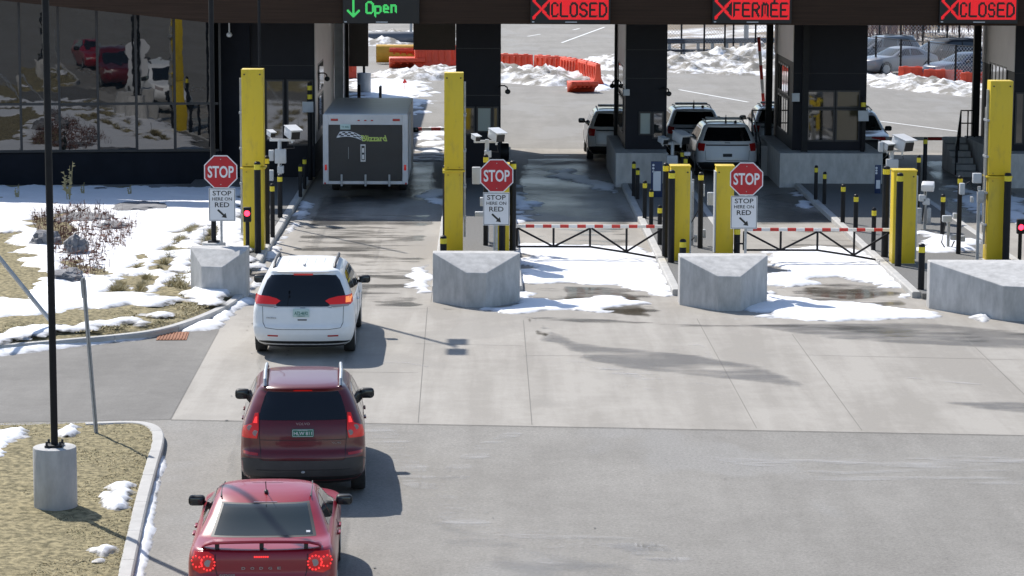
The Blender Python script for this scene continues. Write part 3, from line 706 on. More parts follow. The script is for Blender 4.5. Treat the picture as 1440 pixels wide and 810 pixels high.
booth('inspection_booth', 'wide dark booth with four windows under the FERMÉE sign', 1114, 1217, 86.0, 5.6, .95,
      [(1131, 1173, 127, 152, 'booth_glass'), (1174, 1208, 127, 152, 'ochre_pane'), (1131, 1173, 153, 199, 'booth_glass'), (1174, 1208, 153, 199, 'ochre_pane')],
      side={-1: sw}, sheen_z={-1: 3.9}, zlines=(103,), pad=(1097, 1242, 85.0))
booth('inspection_booth', 'dark booth cut by the right picture edge behind the tall yellow housing', 1424, 1520, 86.0, 5.6, .95,
      [(1426, 1439, 130, 203, 'booth_glass'), (1442, 1500, 130, 203, 'booth_glass')], side={-1: sw}, sheen_z={-1: 3.6}, zlines=(103,), pad=(1408, 1540, 85.0))
# pale and brown wall pieces seen beyond the trailer
Y = 97; o = MB().box((XP(477.5, Y), Y, 2.7), (12.5 * Y / FPX, .5, 5.3), bev=.01).build('pale_pillar', mat('pale_metal', (.62, .68, .76), .5, var=.1), smooth=0)
tag(o, 'pale blue grey metal pillar at the left of the open lane behind the trailer', 'pillar')
Y = 101.5; o = MB().box((XP(505, Y), Y, (5.4 + P(500, 93, Y).z) / 2), (27 * Y / FPX, .3, 5.4 - P(500, 93, Y).z), bev=.01).build('brown_screen', MATS['brown_panel'], smooth=0)
o2 = MB().box((XP(505, Y), Y + .05, 1.0), (.12, .12, 2.2)).build('post', MATS['black_paint'], smooth=0); o2.parent = o
tag(o, 'brown wall panel hanging beyond the trailer at the left of the open lane', 'wall panel')
# pedestal with steel post past the trailer
p = G(512, 131, 0); t = thing('post_pedestal', 'thin black post on a round concrete pedestal beyond the trailer', 'post', (p.x, p.y, 0))
MB().cyl((0, 0, 0), (0, 0, .95), .32, n=24, bev=.02).build('pedestal', MATS['concrete'], t); MB().cyl((0, 0, .95), (0, 0, 5.2), .06).build('pole', MATS['black_paint'], t)

# =================================================================== LED SIGNS
C5 = {'C': [[(4, 1), (3, 0), (1, 0), (0, 1), (0, 5), (1, 6), (3, 6), (4, 5)]], 'L': [[(0, 6), (0, 0), (4, 0)]],
      'O': [[(1, 0), (3, 0), (4, 1), (4, 5), (3, 6), (1, 6), (0, 5), (0, 1), (1, 0)]],
      'S': [[(4, 5), (3, 6), (1, 6), (0, 5), (0, 4), (1, 3), (3, 3), (4, 2), (4, 1), (3, 0), (1, 0), (0, 1)]],
      'E': [[(4, 6), (0, 6), (0, 0), (4, 0)], [(0, 3), (3.2, 3)]], 'D': [[(0, 0), (0, 6), (2.6, 6), (4, 4.6), (4, 1.4), (2.6, 0), (0, 0)]],
      'F': [[(4, 6), (0, 6), (0, 0)], [(0, 3), (3.2, 3)]], 'R': [[(0, 0), (0, 6), (3, 6), (4, 5), (4, 4), (3, 3), (0, 3)], [(2, 3), (4, 0)]],
      'M': [[(0, 0), (0, 5), (.8, 6), (1.4, 6), (2, 5.2), (2, 1.5)], [(2, 5.2), (2.6, 6), (3.2, 6), (4, 5), (4, 0)]],
      'p': [[(0, -2), (0, 4), (3, 4), (4, 3), (4, 1), (3, 0), (0, 0)]], 'e': [[(0, 2.2), (4, 2.2), (4, 3), (3, 4), (1, 4), (0, 3), (0, 1), (1, 0), (3.6, 0)]],
      'n': [[(0, 0), (0, 4), (3, 4), (4, 3), (4, 0)]]}
C5['É'] = C5['E'] + [[(1.6, 7.1), (3, 8.4)]]
def seg_d(x, y, a, b):
    ex, ey = b[0] - a[0], b[1] - a[1]; t = max(0, min(1, ((x - a[0]) * ex + (y - a[1]) * ey) / (ex * ex + ey * ey + 1e-9)))
    return math.hypot(x - a[0] - t * ex, y - a[1] - t * ey)
def led_sign(px0, px1, word, closed, label, mtn):
    Y = YF - .17; s_ = FPX / Y; W = (px1 - px0) / s_; xc = XP((px0 + px1) / 2, Y); z0 = P((px0 + px1) / 2, 33.2, Y).z; H = .84
    t = thing('lane_sign', label, 'electronic sign', (xc, Y, z0), 0, 'lane signs on the canopy fascia')
    MB().box((0, .08, H / 2), (W, .16, H), bev=.012).build('housing', MATS['black'], t, 0)
    MB().box((-W / 2 + .08, -.006, .05), (.07, .012, .035)).build('sensor', MATS['grey_box'], t, 0); MB().box((.02, -.004, .045), (.35, .008, .03)).build('nameplate', MATS['grey_box'], t, 0)
    c = .0325; cm = MB(); ltr = {}; nx, ny = int((W - .1) / c), int((H - .2) / c); ox, oz = -nx * c / 2, .12; mb = MB()
    strokes = []                                        # (polyline in cells, half width)
    if closed:
        lx0 = int(nx * .235); n = len(word); adv = (nx - lx0 - 1) / n; lw = adv * .66
        letters = []
        for i, chx in enumerate(word):
            for pl in C5[chx]: letters.append([(lx0 + 1.6 + i * adv + q[0] / 4 * lw, 3.2 + q[1] / 6 * (ny * .60)) for q in pl])
        cross = [[(1, 1.5), (lx0 - .5, ny - 1.5)], [(1, ny - 1.5), (lx0 - .5, 1.5)]]
        for i in range(nx):
            for j in range(ny):
                x, y = i + .5, j + .5
                if i < lx0: on = min(seg_d(x, y, a[0], a[1]) for a in cross) < 1.15
                else: on = min(seg_d(x, y, a, b) for pl in letters for a, b in zip(pl, pl[1:])) > .95
                if on: (cm if i < lx0 else mb).face([(ox + (i + u) * c, -.004, oz + (j + v) * c) for u, v in ((.07, .07), (.93, .07), (.93, .93), (.07, .93))])
    else:
        pl = [[(8, 18), (8, 3)], [(3, 8), (8, 3), (13, 8)]]
        for k, (chx, w_) in enumerate([('O', 5.6), ('p', 4.6), ('e', 4.6), ('n', 4.6)]):
            xo = 20 + (0, 8.4, 15.6, 22.8)[k]
            for q in C5[chx]: pl.append([(xo + a / 4 * w_, 5.6 + b * (1.75 if chx == 'O' else 1.5) + (0 if chx == 'O' else .3 + k * .35)) for a, b in q])
        for i in range(nx):
            for j in range(ny):
                if min(seg_d(i + .5, j + .5, a, b) for q in pl for a, b in zip(q, q[1:])) < .95:
                    (cm if i < 17 else ltr.setdefault(sum(i >= q for q in (27.5, 35, 42)), MB())).face([(ox + (i + u) * c, -.004, oz + (j + v) * c) for u, v in ((.07, .07), (.93, .07), (.93, .93), (.07, .93))])
    for q in ([mb] if closed else ltr.values()): q.build('lettering', MATS[mtn], t, 0, recalc=False)
    cm.build('symbol', MATS[mtn], t, 0, recalc=False)
led_sign(483, 590, 'Open', False, 'black electronic sign with green arrow and the word Open', 'led_green')
led_sign(745, 857, 'CLOSED', True, 'red electronic sign reading CLOSED left of the FERMÉE sign', 'led_red')
led_sign(999, 1110, 'FERMÉE', True, 'red electronic sign reading FERMÉE', 'led_red')
led_sign(1316, 1426, 'CLOSED', True, 'red electronic sign reading CLOSED right of the FERMÉE sign', 'led_red')

# building that shades the far end of the open lane
o = thing('annex_building', 'dark annex building behind the left booth, shading the far open lane', 'building', (-11.4, 101.6, 0))
MB().box((0, 13, 3.4), (10, 26, 6.8)).build('wall', MATS['dark_wall'], o, 0); MB().box((0, 13, 6.9), (10.4, 26.4, .22)).build('roof', MATS['dark'], o, 0)
# =================================================================== CONCRETE BLOCKS
def block(label, pl, pt0, pt1, pr, zb, zt, back=.35, close_right=True):
    """pl, pr: bottom pixels of the rear corners, pt0-pt1: bottom pixels of the flat nose"""
    a, b, c, d = G(*pl), G(*pt0), G(*pt1), G(*pr)
    yb = max(a.y, d.y) + back
    bot = [Vector((a.x, yb, 0)), Vector((a.x, a.y, 0)), b, c, Vector((d.x, d.y, 0)), Vector((d.x, yb, 0))]
    top = [zb, zb, zt, zt, zb, zb]
    o0 = (b + c) / 2; bm = bmesh.new()
    vb = [bm.verts.new(v - o0) for v in bot]; vt = [bm.verts.new(v - o0 + Vector((0, 0, h))) for v, h in zip(bot, top)]
    n = 6
    for i in range(n): bm.faces.new((vb[i], vb[(i + 1) % n], vt[(i + 1) % n], vt[i]))
    bm.faces.new((vt[0], vt[1], vt[4], vt[5])); bm.faces.new((vt[1], vt[2], vt[3], vt[4])); bm.faces.new(vb[::-1])
    bmesh.ops.recalc_face_normals(bm, faces=bm.faces)
    bmesh.ops.bevel(bm, geom=[e for e in bm.edges if not (e.verts[0] in vb and e.verts[1] in vb)], offset=.018, segments=2, affect='EDGES', profile=.5)
    mb = MB(); mb.add(bm); o = mb.build('concrete_block', MATS['concrete'], smooth=0); o.location = o0
    return tag(o, label, 'concrete block', 'concrete crash blocks at the island ends')
block('concrete block below the leftmost stop sign, beside the snowy bed', (268.5, 416), (284, 423), (313, 424.5), (346.5, 421.5), 1.12, .78)
block('concrete block below the middle stop sign', (608.5, 425), (656, 432.5), (684, 433), (731, 426), 1.13, .78)
block('concrete block below the stop sign that stands under the FERMÉE sign', (955.5, 429), (1009, 437.5), (1041, 438), (1078.5, 427), 1.10, .78)
block('wide concrete block at the right picture edge', (1306, 434), (1410, 451), (1452, 453), (1545, 440), 1.06, .76)

# =================================================================== STOP SIGNS
def stop_sign(px, py, base_v, label, ppx, ppy, post_px=None):
    p = G(px, base_v, 0); s_ = SC(base_v); Y = p.y
    t = thing('stop_sign', label, 'stop sign', (p.x, Y, 0), 0, 'stop signs at the ends of the islands')
    zc = P(px, py, Y).z; r = .762 / 2 / math.cos(math.pi / 8)
    oct_ = lambda rr: [(rr * math.cos(math.pi / 8 + k * math.pi / 4), zc + rr * math.sin(math.pi / 8 + k * math.pi / 4)) for k in range(8)]
    f = MB().prism(oct_(r), 'y', -.032, -.028).build('sign_face', MATS['sign_white'], t, 0)
    MB().prism(oct_(r * .935), 'y', -.035, -.0315).build('red_field', MATS['sign_red'], f, 0)
    text('lettering', 'STOP', MATS['sign_white'], f, (0, -.036, zc), .60, .275, bold=.022, thick=.004)
    for dz in (.29, -.29): MB().cyl((0, -.034, zc + dz), (0, -.042, zc + dz), .012, n=8).build('bolt', MATS['galv'], f, 0)
    zp = P(ppx, ppy, Y).z; xp = P(ppx, ppy, Y).x - p.x
    pl = MB().box((xp, -.030, zp), (.61, .004, .762), bev=.001).build('plate', MATS['sign_white'], t, 0)
    bd = MB()
    for dx in (-.288, .288): bd.box((xp + dx, -.0335, zp), (.010, .003, .73))
    for dz in (-.362, .362): bd.box((xp, -.0335, zp + dz), (.59, .003, .010))
    bd.build('border', MATS['sign_black'], pl, 0)
    for s, w_, h, dz, bo in [('STOP', .43, .11, .265, .012), ('HERE ON', .455, .074, .13, .012), ('RED', .33, .11, -.005, .012)]:
        text('lettering', s, MATS['sign_black'], pl, (xp, -.034, zp + dz), w_, h, bold=bo, thick=.003)
    ar = MB(); dd = Vector((1, -1)).normalized(); nn = Vector((1, 1)).normalized(); a0 = Vector((xp - .10, zp - .12)); a1 = Vector((xp + .105, zp - .31))
    dd = (a1 - a0).normalized(); nn = Vector((-dd.y, dd.x)); h0 = a1 - dd * .10
    ar.prism([tuple(q) for q in (a0 + nn * .022, a0 - nn * .022, h0 - nn * .022, h0 - nn * .068, a1, h0 + nn * .068, h0 + nn * .022)], 'y', -.036, -.033)
    ar.build('arrow', MATS['sign_black'], pl, 0)
    xo = (post_px - px) / s_ if post_px else 0
    MB().box((xo, 0, (zc + .3) / 2), (.055, .05, zc + .3)).build('post', MATS['galv'], t, 0)
    return t
stop_sign(312.5, 241.5, 411, 'leftmost stop sign with a STOP HERE ON RED plate, beside the snowy bed', 312.5, 287.5)
stop_sign(698, 247, 412, 'middle stop sign with a plate below, between the open lane and the first gate', 698, 293.5)
stop_sign(1047, 251.5, 414, 'stop sign with a STOP HERE ON RED plate below the FERMÉE sign', 1046, 298.5)

# =================================================================== YELLOW BARRIER HOUSINGS
def housing(px0, px1, v1, v0, label, tall, face_side, depth=.5):
    """px0..px1 front face, v1 top row, v0 ground row"""
    xm = (px0 + px1) / 2; p = G(xm, v0, .14); s_ = FPX / p.y; W = (px1 - px0) / s_; zt_ = P(xm, v1, p.y).z - .14
    t = thing('barrier_housing', label, 'barrier housing', (p.x, p.y, .14), 0, 'yellow barrier housings on the islands')
    hlow = 2.1 if tall else zt_
    MB().box((0, depth / 2, hlow / 2), (W * (.96 if tall else 1), depth, hlow), bev=.012).build('cabinet', MATS['yellow'], t)
    if tall:
        MB().box((0, depth / 2, (hlow + zt_) / 2 + .02), (W, depth * .96, zt_ - hlow - .04), bev=.012).build('upper_housing', MATS['yellow'], t)
        MB().box((0, depth / 2 - .01, hlow), (W * 1.16, depth * 1.08, .045), bev=.005).build('flange', MATS['yellow'], t)
        r_ = MB()
        for dx in (-.3, .3):
            for dz in (.09, -.10): r_.cyl((dx * W, -.002, hlow + dz), (dx * W, -.018, hlow + dz), .022, n=8)
        r_.build('bolts', mat('bolt_y', (.45, .30, .02), .5), t)
        c = MB(); sx = face_side * (W / 2 + .035)
        c.box((sx, depth * .35, zt_ * .52), (.05, .07, zt_ * .86)); c.box((sx, depth * .75, zt_ * .5), (.035, .05, zt_ * .7))
        for z in (.9, 1.7, 2.6, 3.5): c.box((sx, depth * .5, z), (.07, depth * .9, .05))
        c.build('arm_rail', MATS['galv'], t, 0)
    else:
        MB().box((0, depth / 2, zt_ + .012), (W * 1.06, depth * 1.05, .035), bev=.005).build('lid', MATS['yellow'], t)
        c = MB(); c.box((face_side * (W / 2 + .02), depth * .45, zt_ * .5), (.035, depth * .8, zt_ * .9)); c.build('side_door', MATS['grey_box'], t, 0)
    b = MB()
    for dx in (-.36, .36): b.cyl((dx * W, -.001, zt_ - .13), (dx * W, -.010, zt_ - .13), .02, n=8)
    b.build('lock', MATS['dark'], t, 0)
    MB().box((0, depth / 2, -.005), (W * 1.12, depth * 1.12, .02)).build('base_plate', MATS['galv'], t, 0)
    return t
housing(341.5, 372, 97.5, 352, 'tall yellow barrier housing behind the leftmost stop sign', True, -1)
housing(624.5, 651.5, 102.5, 357, 'tall yellow barrier housing left of the middle stop sign', True, 1)
housing(696, 716, 232, 362, 'short yellow cabinet hidden behind the middle stop sign', False, -1, .4)
housing(942, 969.5, 235, 367, 'short yellow cabinet left of its twin, at the right end of the first gate', False, 1)
housing(1006, 1031, 235, 362, 'short yellow cabinet partly hidden by the stop sign below the FERMÉE sign', False, -1)
housing(1254, 1286.5, 241, 371, 'short yellow cabinet at the right end of the second gate', False, 1)
housing(1386, 1418, 114, 367, 'tall yellow barrier housing at the right picture edge', True, -1)

# =================================================================== BOLLARDS
_bol = {}
def bollard(px, v1, v0, wpx, label, group):
    p = G(px, v0, .14); s_ = FPX / p.y; h = P(px, v1, p.y).z - .14; r = wpx / s_ / 2
    t = thing('bollard', label, 'bollard', (p.x, p.y, .14), 0, group)
    MB().lathe([(r, 0), (r, h - .06), (r * .86, h - .02), (r * .5, h)], n=16).build('post', MATS['black_paint'], t)
    zb = h - .13 - .075; MB().lathe([(r * 1.03, zb - .0), (r * 1.03, zb + .13)], n=16).build('band', MATS['band_yellow'], t)
    return t
G1, G2, G3, G4 = 'bollards on the island left of the open lane', 'bollards round the middle stop sign', 'bollards on the island between the two gates', 'bollards on the right island'
B = [(363, 227, 356, 9.2, 'thick bollard in front of the tall yellow housing behind the leftmost stop sign', G1), (376, 219, 343, 7.5, 'tall bollard touching the right side of the leftmost tall yellow housing', G1),
     (383.5, 258, 334, 6.5, 'bollard nearest the lane kerb behind the thick front bollard at the leftmost housing', G1), (394, 245, 306, 7, 'bollard below the grey camera box at the open lane', G1),
     (422.5, 231, 277, 5.4, 'shorter bollard of the shaded pair beside the trailer', G1), (428.5, 221, 266, 5.4, 'taller bollard of the shaded pair beside the trailer', G1),
     (627, 232, 356, 9, 'tall bollard before the left edge of the tall yellow housing by the middle stop sign', G2), (623.5, 331, 360, 9.5, 'very short bollard just above the left corner of the middle concrete block', G2),
     (721, 226, 360, 9, 'tall bollard directly right of the middle stop sign', G2), (706, 300, 362, 9, 'dark bollard below the plate of the middle stop sign', G2), (683, 217, 345, 7, 'bollard carrying cameras left of the middle stop sign', G2),
     (891, 227, 276, 5.4, 'first bollard of the row along the kerb, farthest back by the narrow booth', G3), (896.5, 236, 280, 5.4, 'second bollard of the row along the kerb by the narrow booth', G3),
     (906.5, 254, 307, 6, 'third bollard of the row, left of the blue information panel', G3), (915.5, 266, 318, 6, 'fourth bollard of the row, in front of the blue information panel', G3),
     (927.5, 288.5, 344, 6.5, 'fifth and nearest bollard of the row, at the end of the first gate', G3), (935, 229, 361, 8, 'tall bollard at the left side of the left twin cabinet', G3),
     (943.5, 239, 369, 9.3, 'tall bollard in front of the left twin cabinet', G3), (960, 336, 372, 9.5, 'very short bollard in front of the left twin cabinet', G3),
     (984.5, 242, 349, 7.4, 'bollard standing between the two twin yellow cabinets', G3), (1036, 318, 362, 9, 'bollard below the plate of the stop sign under the FERMÉE sign', G3),
     (959, 211, 262, 5.6, 'dark bollard behind the grey camera box at the narrow booth', G3), (963.5, 220, 272, 5.6, 'bollard just right of the camera box in front of the white patrol car', G3),
     (1147, 232.5, 281, 5.2, 'first and farthest bollard of the row in front of the wide booth', G4), (1159, 241.5, 287, 5.4, 'second bollard of the row in front of the wide booth', G4),
     (1185, 259, 313, 6.4, 'third bollard of the row in front of the wide booth', G4), (1203, 273, 325, 6.6, 'fourth bollard of the row in front of the wide booth', G4),
     (1228, 292, 352, 6.6, 'fifth and nearest bollard of the row, above the right end of the second gate', G4), (1244, 233.5, 361, 10.3, 'thick tall bollard left of the short cabinet at the second gate', G4),
     (1262.7, 243, 374, 9.5, 'tall bollard in front of the short cabinet at the second gate', G4), (1295, 342.5, 407, 9.3, 'lone bollard between the lane kerb and the right concrete block', G4),
     (1300, 193, 255, 6, 'tall thin bollard under the lowered boom by the right railing', G4), (1290, 218, 311, 5.6, 'slim bollard with fittings right of the short cabinet', G4),
     (1325, 273, 331, 6.4, 'plain bollard in the middle of the right island', G4), (1347.5, 247, 357, 6.8, 'bollard with a box and a hose left of the right tall yellow housing', G4),
     (1414, 243, 369, 10.3, 'thick tall bollard at the right side of the right tall yellow housing', G4)]
for b in B: bollard(*b)

# =================================================================== CAMERAS ON POSTS
def cctv(parent, x, y, z, L, r, yaw, pitch, name='camera'):
    """boxy camera housing with a sun hood, looking towards the viewer"""
    b = bmesh.new(); bmesh.ops.create_cube(b, size=1); bmesh.ops.scale(b, vec=(2 * r, L, 1.7 * r), verts=b.verts)
    bmesh.ops.bevel(b, geom=list(b.edges), offset=r * .35, segments=2, affect='EDGES', profile=.5)
    M = Matrix.Translation((x, y, z)) @ Matrix.Rotation(yaw, 4, 'Z') @ Matrix.Rotation(pitch, 4, 'X')
    bmesh.ops.transform(b, matrix=M, verts=b.verts); mb = MB(); mb.add(b)
    h = bmesh.new(); bmesh.ops.create_cube(h, size=1); bmesh.ops.scale(h, vec=(2.25 * r, L * 1.05, .06 * r + .012), verts=h.verts)
    bmesh.ops.transform(h, matrix=M @ Matrix.Translation((0, -L * .08, .93 * r)), verts=h.verts); mb.add(h)
    o = mb.build(name, MATS['white_plastic'], parent)
    f = bmesh.new(); bmesh.ops.create_cube(f, size=1); bmesh.ops.scale(f, vec=(1.5 * r, .03, 1.25 * r), verts=f.verts)
    bmesh.ops.transform(f, matrix=M @ Matrix.Translation((0, -L / 2 - .008, -.05 * r)), verts=f.verts); mb = MB(); mb.add(f); mb.build('lens', MATS['black'], o, 0)
    k = MB(); k.cyl((x, y, z - r * .9), (x, y, z - r * 1.7), .028, n=8); k.build('bracket', MATS['white_plastic'], parent, 0)
def cam_post(label, px, v0, big, small, box, extra=(), post_top=None, arm_v=None):
    """big/small: (px, v, halfwidth px, length px, yaw deg)"""
    p = G(px, v0, .14); s_ = FPX / p.y; Y = p.y
    loc = lambda a, v: (P(a, v, Y).x - p.x, P(a, v, Y).z - .14)
    t = thing('camera_post', label, 'camera post', (p.x, Y, .14), 0, 'camera posts on the islands')
    zt_ = loc(px, post_top)[1]
    MB().cyl((0, 0, 0), (0, 0, zt_), .055, n=12).build('pole', MATS['grey_box'], t)
    a, b = loc(small[0], small[1]), loc(big[0], big[1]); za = loc(px, arm_v)[1]
    MB().box(((a[0] + b[0]) / 2, 0, za), (abs(b[0] - a[0]) + .1, .06, .07), bev=.01).build('crossarm', MATS['white_plastic'], t)
    cctv(t, a[0], -.1, a[1], small[3] / s_, small[2] / s_, R(small[4]), R(12)); cctv(t, b[0], -.15, b[1], big[3] / s_, big[2] / s_, R(big[4]), R(14))
    bx = MB(); x, z = loc((box[0] + box[1]) / 2, (box[2] + box[3]) / 2); bx.box((x, -.14, z), ((box[1] - box[0]) / s_, .16, (box[3] - box[2]) / s_), bev=.02); bx.build('junction_box', MATS['grey_box'], t)
    for (e, v, w_, h, mt) in extra:
        x, z = loc(e, v); MB().box((x, -.1, z), (w_ / s_, .18, h / s_), bev=.012).build('equipment_box', MATS[mt], t)
    c = MB(); c.tube([(b[0], 0, b[1] - .2), (b[0] + .05, -.05, b[1] - .45), (.1, -.08, za - .25), (.03, -.07, za - .7)], .014, 6); c.build('cable', MATS['dark'], t)
    return t
cam_post('camera post with white cameras and grey box at the left of the open lane', 394, 300, (411.5, 186, 8.3, 24, 28), (381.5, 187.5, 4.3, 14, 28), (387, 403, 209, 229),
         [(382, 218, 7, 15, 'grey_box'), (395, 238, 9, 10, 'grey_box'), (381.5, 246, 7, 15, 'grey_box')], 198, 197)
cam_post('camera post with white cameras left of the middle stop sign', 684.5, 340, (698, 189.5, 8.0, 24, 30), (669, 193, 4.3, 14, 28), (664, 676, 234, 258),
         [(686, 216, 10, 9, 'grey_box'), (675, 300, 14, 6, 'grey_box'), (678, 283, 6, 12, 'grey_box'), (684, 322, 7, 8, 'galv')], 196, 199)
cam_post('camera post with white cameras in front of the white patrol cars', 945, 262, (957, 193, 8, 24, 32), (932, 197, 4.8, 15, 28), (937, 952.5, 218, 231), [(966, 216, 9, 5, 'white_plastic')], 199, 202)
cam_post('camera post with white cameras at the right end of the wide booth', 1252, 305, (1268, 201, 10, 28, 34), (1247, 205, 6, 16, 28), (1245, 1262, 223, 236), [(1238, 206, 6, 14, 'grey_box')], 207, 212)
# dark cylinder tank by the narrow booth
p = G(704, 243, .14); t = thing('dark_tank', 'dark horizontal drum on legs behind the middle stop sign', 'drum', (p.x, p.y, .14)); s_ = FPX / p.y
zc = P(704, 214, p.y).z - .14; MB().cyl((-.36, 0, zc), (.27, 0, zc), .30, n=20, bev=.05).build('drum', MATS['black_paint'], t)
MB().box((-.2, 0, zc / 2 - .1), (.08, .3, zc - .2)).build('leg', MATS['dark'], t, 0); MB().box((.15, 0, zc / 2 - .1), (.08, .3, zc - .2)).build('leg', MATS['dark'], t, 0)
MB().cyl((-.02, 0, zc + .28), (-.02, 0, zc + .36), .07, n=12).build('cap', MATS['dark'], t)

def equip_post(label, px, v0, v1, parts, hose=None, rz=0):
    p = G(px, v0, .14); s_ = FPX / p.y; Y = p.y; loc = lambda a, v: (P(a, v, Y).x - p.x, P(a, v, Y).z - .14)
    t = thing('equipment_post', label, 'equipment post', (p.x, Y, .14), 0, 'small equipment posts on the islands')
    MB().box((0, 0, loc(px, v1)[1] / 2), (.07, .07, loc(px, v1)[1])).build('pole', MATS['galv'], t, 0)
    for (e, v, w_, h, mt, nm) in parts:
        x, z = loc(e, v); MB().box((x, -.08, z), (w_ / s_, .16, h / s_), bev=.012).build(nm, MATS[mt], t)
    if hose: MB().tube([(loc(a, b)[0], -.12, max(.02, loc(a, b)[1])) for a, b in hose], .018, 6).build('hose', MATS['dark'], t)
    return t
equip_post('galvanised equipment post with boxes between the twin yellow cabinets', 973, 345, 252, [(972, 262, 6, 14, 'grey_box', 'equipment_box'), (988, 267, 5, 17, 'grey_box', 'equipment_box'), (999, 279, 9, 18, 'grey_box', 'equipment_box'), (978, 335, 4, 10, 'galv', 'clamp'), (990, 328, 4, 12, 'galv', 'clamp')],
           [(987, 262), (984, 290), (976, 305), (968, 318), (966, 330), (972, 337), (977, 332)])
equip_post('equipment post with a white hooded scanner beside the short cabinet at the second gate', 1300, 322, 260, [(1296, 278, 9, 9, 'grey_box', 'equipment_box'), (1302, 283, 9, 9, 'grey_box', 'equipment_box'), (1292, 303, 6, 22, 'galv', 'clamp'), (1305, 303, 6, 22, 'galv', 'clamp')],
           [(1300, 268), (1299, 285), (1297, 300), (1296, 310)])
p = G(1305, 322, .14); Y = p.y - .1; q = P(1305, 262, Y); o = MB().box((0, 0, 0), (.34, .3, .2), bev=.03, rx=R(18), rz=R(-14)).build('scanner_hood', MATS['white_plastic']); o.location = q
tag(o, 'white angled scanner hood on the equipment post right of the short cabinet', 'scanner')
equip_post('equipment post with a small box and looping hose on the right island', 1333, 350, 307, [(1331, 307, 13, 9, 'grey_box', 'equipment_box'), (1342, 303, 5, 8, 'grey_box', 'equipment_box'), (1340, 333, 8, 8, 'galv', 'clamp'), (1353, 335, 6, 8, 'galv', 'clamp')],
           [(1329, 310), (1326, 325), (1323, 340), (1328, 348), (1336, 349), (1341, 338)])
equip_post('equipment post with a bent arm and boxes left of the right tall yellow housing', 1374, 366, 262, [(1352, 265, 7, 16, 'grey_box', 'equipment_box'), (1373, 250, 12, 14, 'grey_box', 'equipment_box'), (1378, 276, 9, 17, 'galv', 'equipment_box'), (1366, 280, 4, 8, 'galv', 'clamp')],
           [(1357, 258), (1362, 255), (1366, 264), (1374, 268)])
# blue information panels
for px, v0, v1, wpx, hsplit, label in [(923, 277, 227, 16, .55, 'dark blue information panel with a white lower half in front of the narrow booth'), (1234, 272, 232, 8.5, .3, 'narrow blue and white information panel left of the short cabinet at the second gate')]:
    p = G(px, v0, .14); s_ = FPX / p.y; h = P(px, v1, p.y).z - .14; W = wpx / s_; t = thing('information_panel', label, 'information panel', (p.x, p.y, .14))
    MB().box((0, 0, h / 2), (W, .08, h), bev=.008).build('panel', MATS['blue_sign'], t); MB().box((.03 * W, -.043, h * hsplit * .62 + .12), (W * .68, .006, h * hsplit), bev=.001).build('notice', MATS['sign_white'], t, 0)
    d = MB()
    for k in range(3): d.cyl((-W * .3, -.041, h * (.90 - .09 * k)), (-W * .3, -.046, h * (.90 - .09 * k)), .035, n=12)
    d.build('emblem', MATS['sign_white'], t, 0)

# =================================================================== SIGNAL LAMPS
def signal(px, v0, vt, vl, label):
    p = G(px, v0, .0); s_ = FPX / p.y; Y = p.y; t = thing('signal_lamp', label, 'signal lamp', (p.x, Y, 0), 0, 'red lane signal lamps')
    zt_ = P(px, vt, Y).z; zl = P(px, vl, Y).z
    MB().cyl((0, 0, 0), (0, 0, zt_ - .35), .05, n=12).build('pole', MATS['black_paint'], t)
    MB().box((0, 0, zt_ - .17), (.19, .14, .37), bev=.02).build('head', MATS['black_paint'], t)
    MB().cyl((0, -.07, zl), (0, -.085, zl), .072, n=20).build('lens', MATS['signal_lit'], t)
    h = MB(); n = 10; h.tube([(.085 * math.cos(a), -.12, zl + .085 * math.sin(a)) for a in [math.pi * k / n for k in range(n + 1)]], .012, 5); h.build('visor', MATS['black'], t)
signal(348.5, 371, 292, 299.5, 'red lit signal on a short black post below the leftmost stop sign')
signal(1433.5, 368, 309, 319, 'red lit signal at the right picture edge beside the tall yellow housing')

# =================================================================== SWING GATES
def gate(label, a_px, b_px, v_ground, side_v):
    p = G(b_px, v_ground, 0); q = G(a_px, v_ground, 0); Y = p.y; L = p.x - q.x
    t = thing('swing_gate', label, 'swing gate', (q.x, Y, 0), 0, 'closed truss gates across the lanes')
    zt_ = .86; zb = .34; r = .028
    n = 17; seg = L / n
    for i in range(n):
        c = MB(); c.box((seg * (i + .5), 0, zt_), (seg, .075, .075)); c.build('top_stripe', MATS['gate_red'] if i % 2 else MATS['gate_white'], t, 0)
    def bar(x0, z0, x1, z1, nm): MB().tube([(x0, 0, z0), (x1, 0, z1)], r, 6).build(nm, MATS['black_paint'], t, 0)
    zc = zt_ - .05
    bar(0, zc, 0, zb, 'upright'); bar(L * .25, zc, L * .25, zb, 'upright'); bar(L * .5, zc, L * .5, zb, 'upright'); bar(L * .75, zc, L * .75, zb - .12, 'upright'); bar(L, zc, L, .02, 'upright')
    bar(0, zb, L * .5, zb, 'bottom_rail'); bar(L * .5, zb, L * .75, zb - .14, 'bottom_rail'); bar(L * .75, zb - .14, L, .04, 'bottom_rail')
    bar(.02, zc, L * .25, zb, 'brace'); bar(L * .25, zb, L * .5, zc, 'brace'); bar(L * .51, zc, L * .75, zb - .12, 'brace'); bar(L * .75, zb - .12, L, zc, 'brace')
    h = MB(); h.box((L + .06, 0, .62), (.14, .05, .05)); h.box((L + .06, 0, .16), (.14, .05, .05)); h.build('hinge', MATS['black_paint'], t, 0)
    c = MB(); c.box((-.10, 0, .5), (.22, .04, .04)); c.build('latch', MATS['black_paint'], t, 0)
gate('closed black truss gate with red and white top bar left of the twin yellow cabinets', 727, 932, 366, 0)
gate('closed black truss gate with striped top bar at the right, before the wide booth', 1046, 1252, 371, 0)

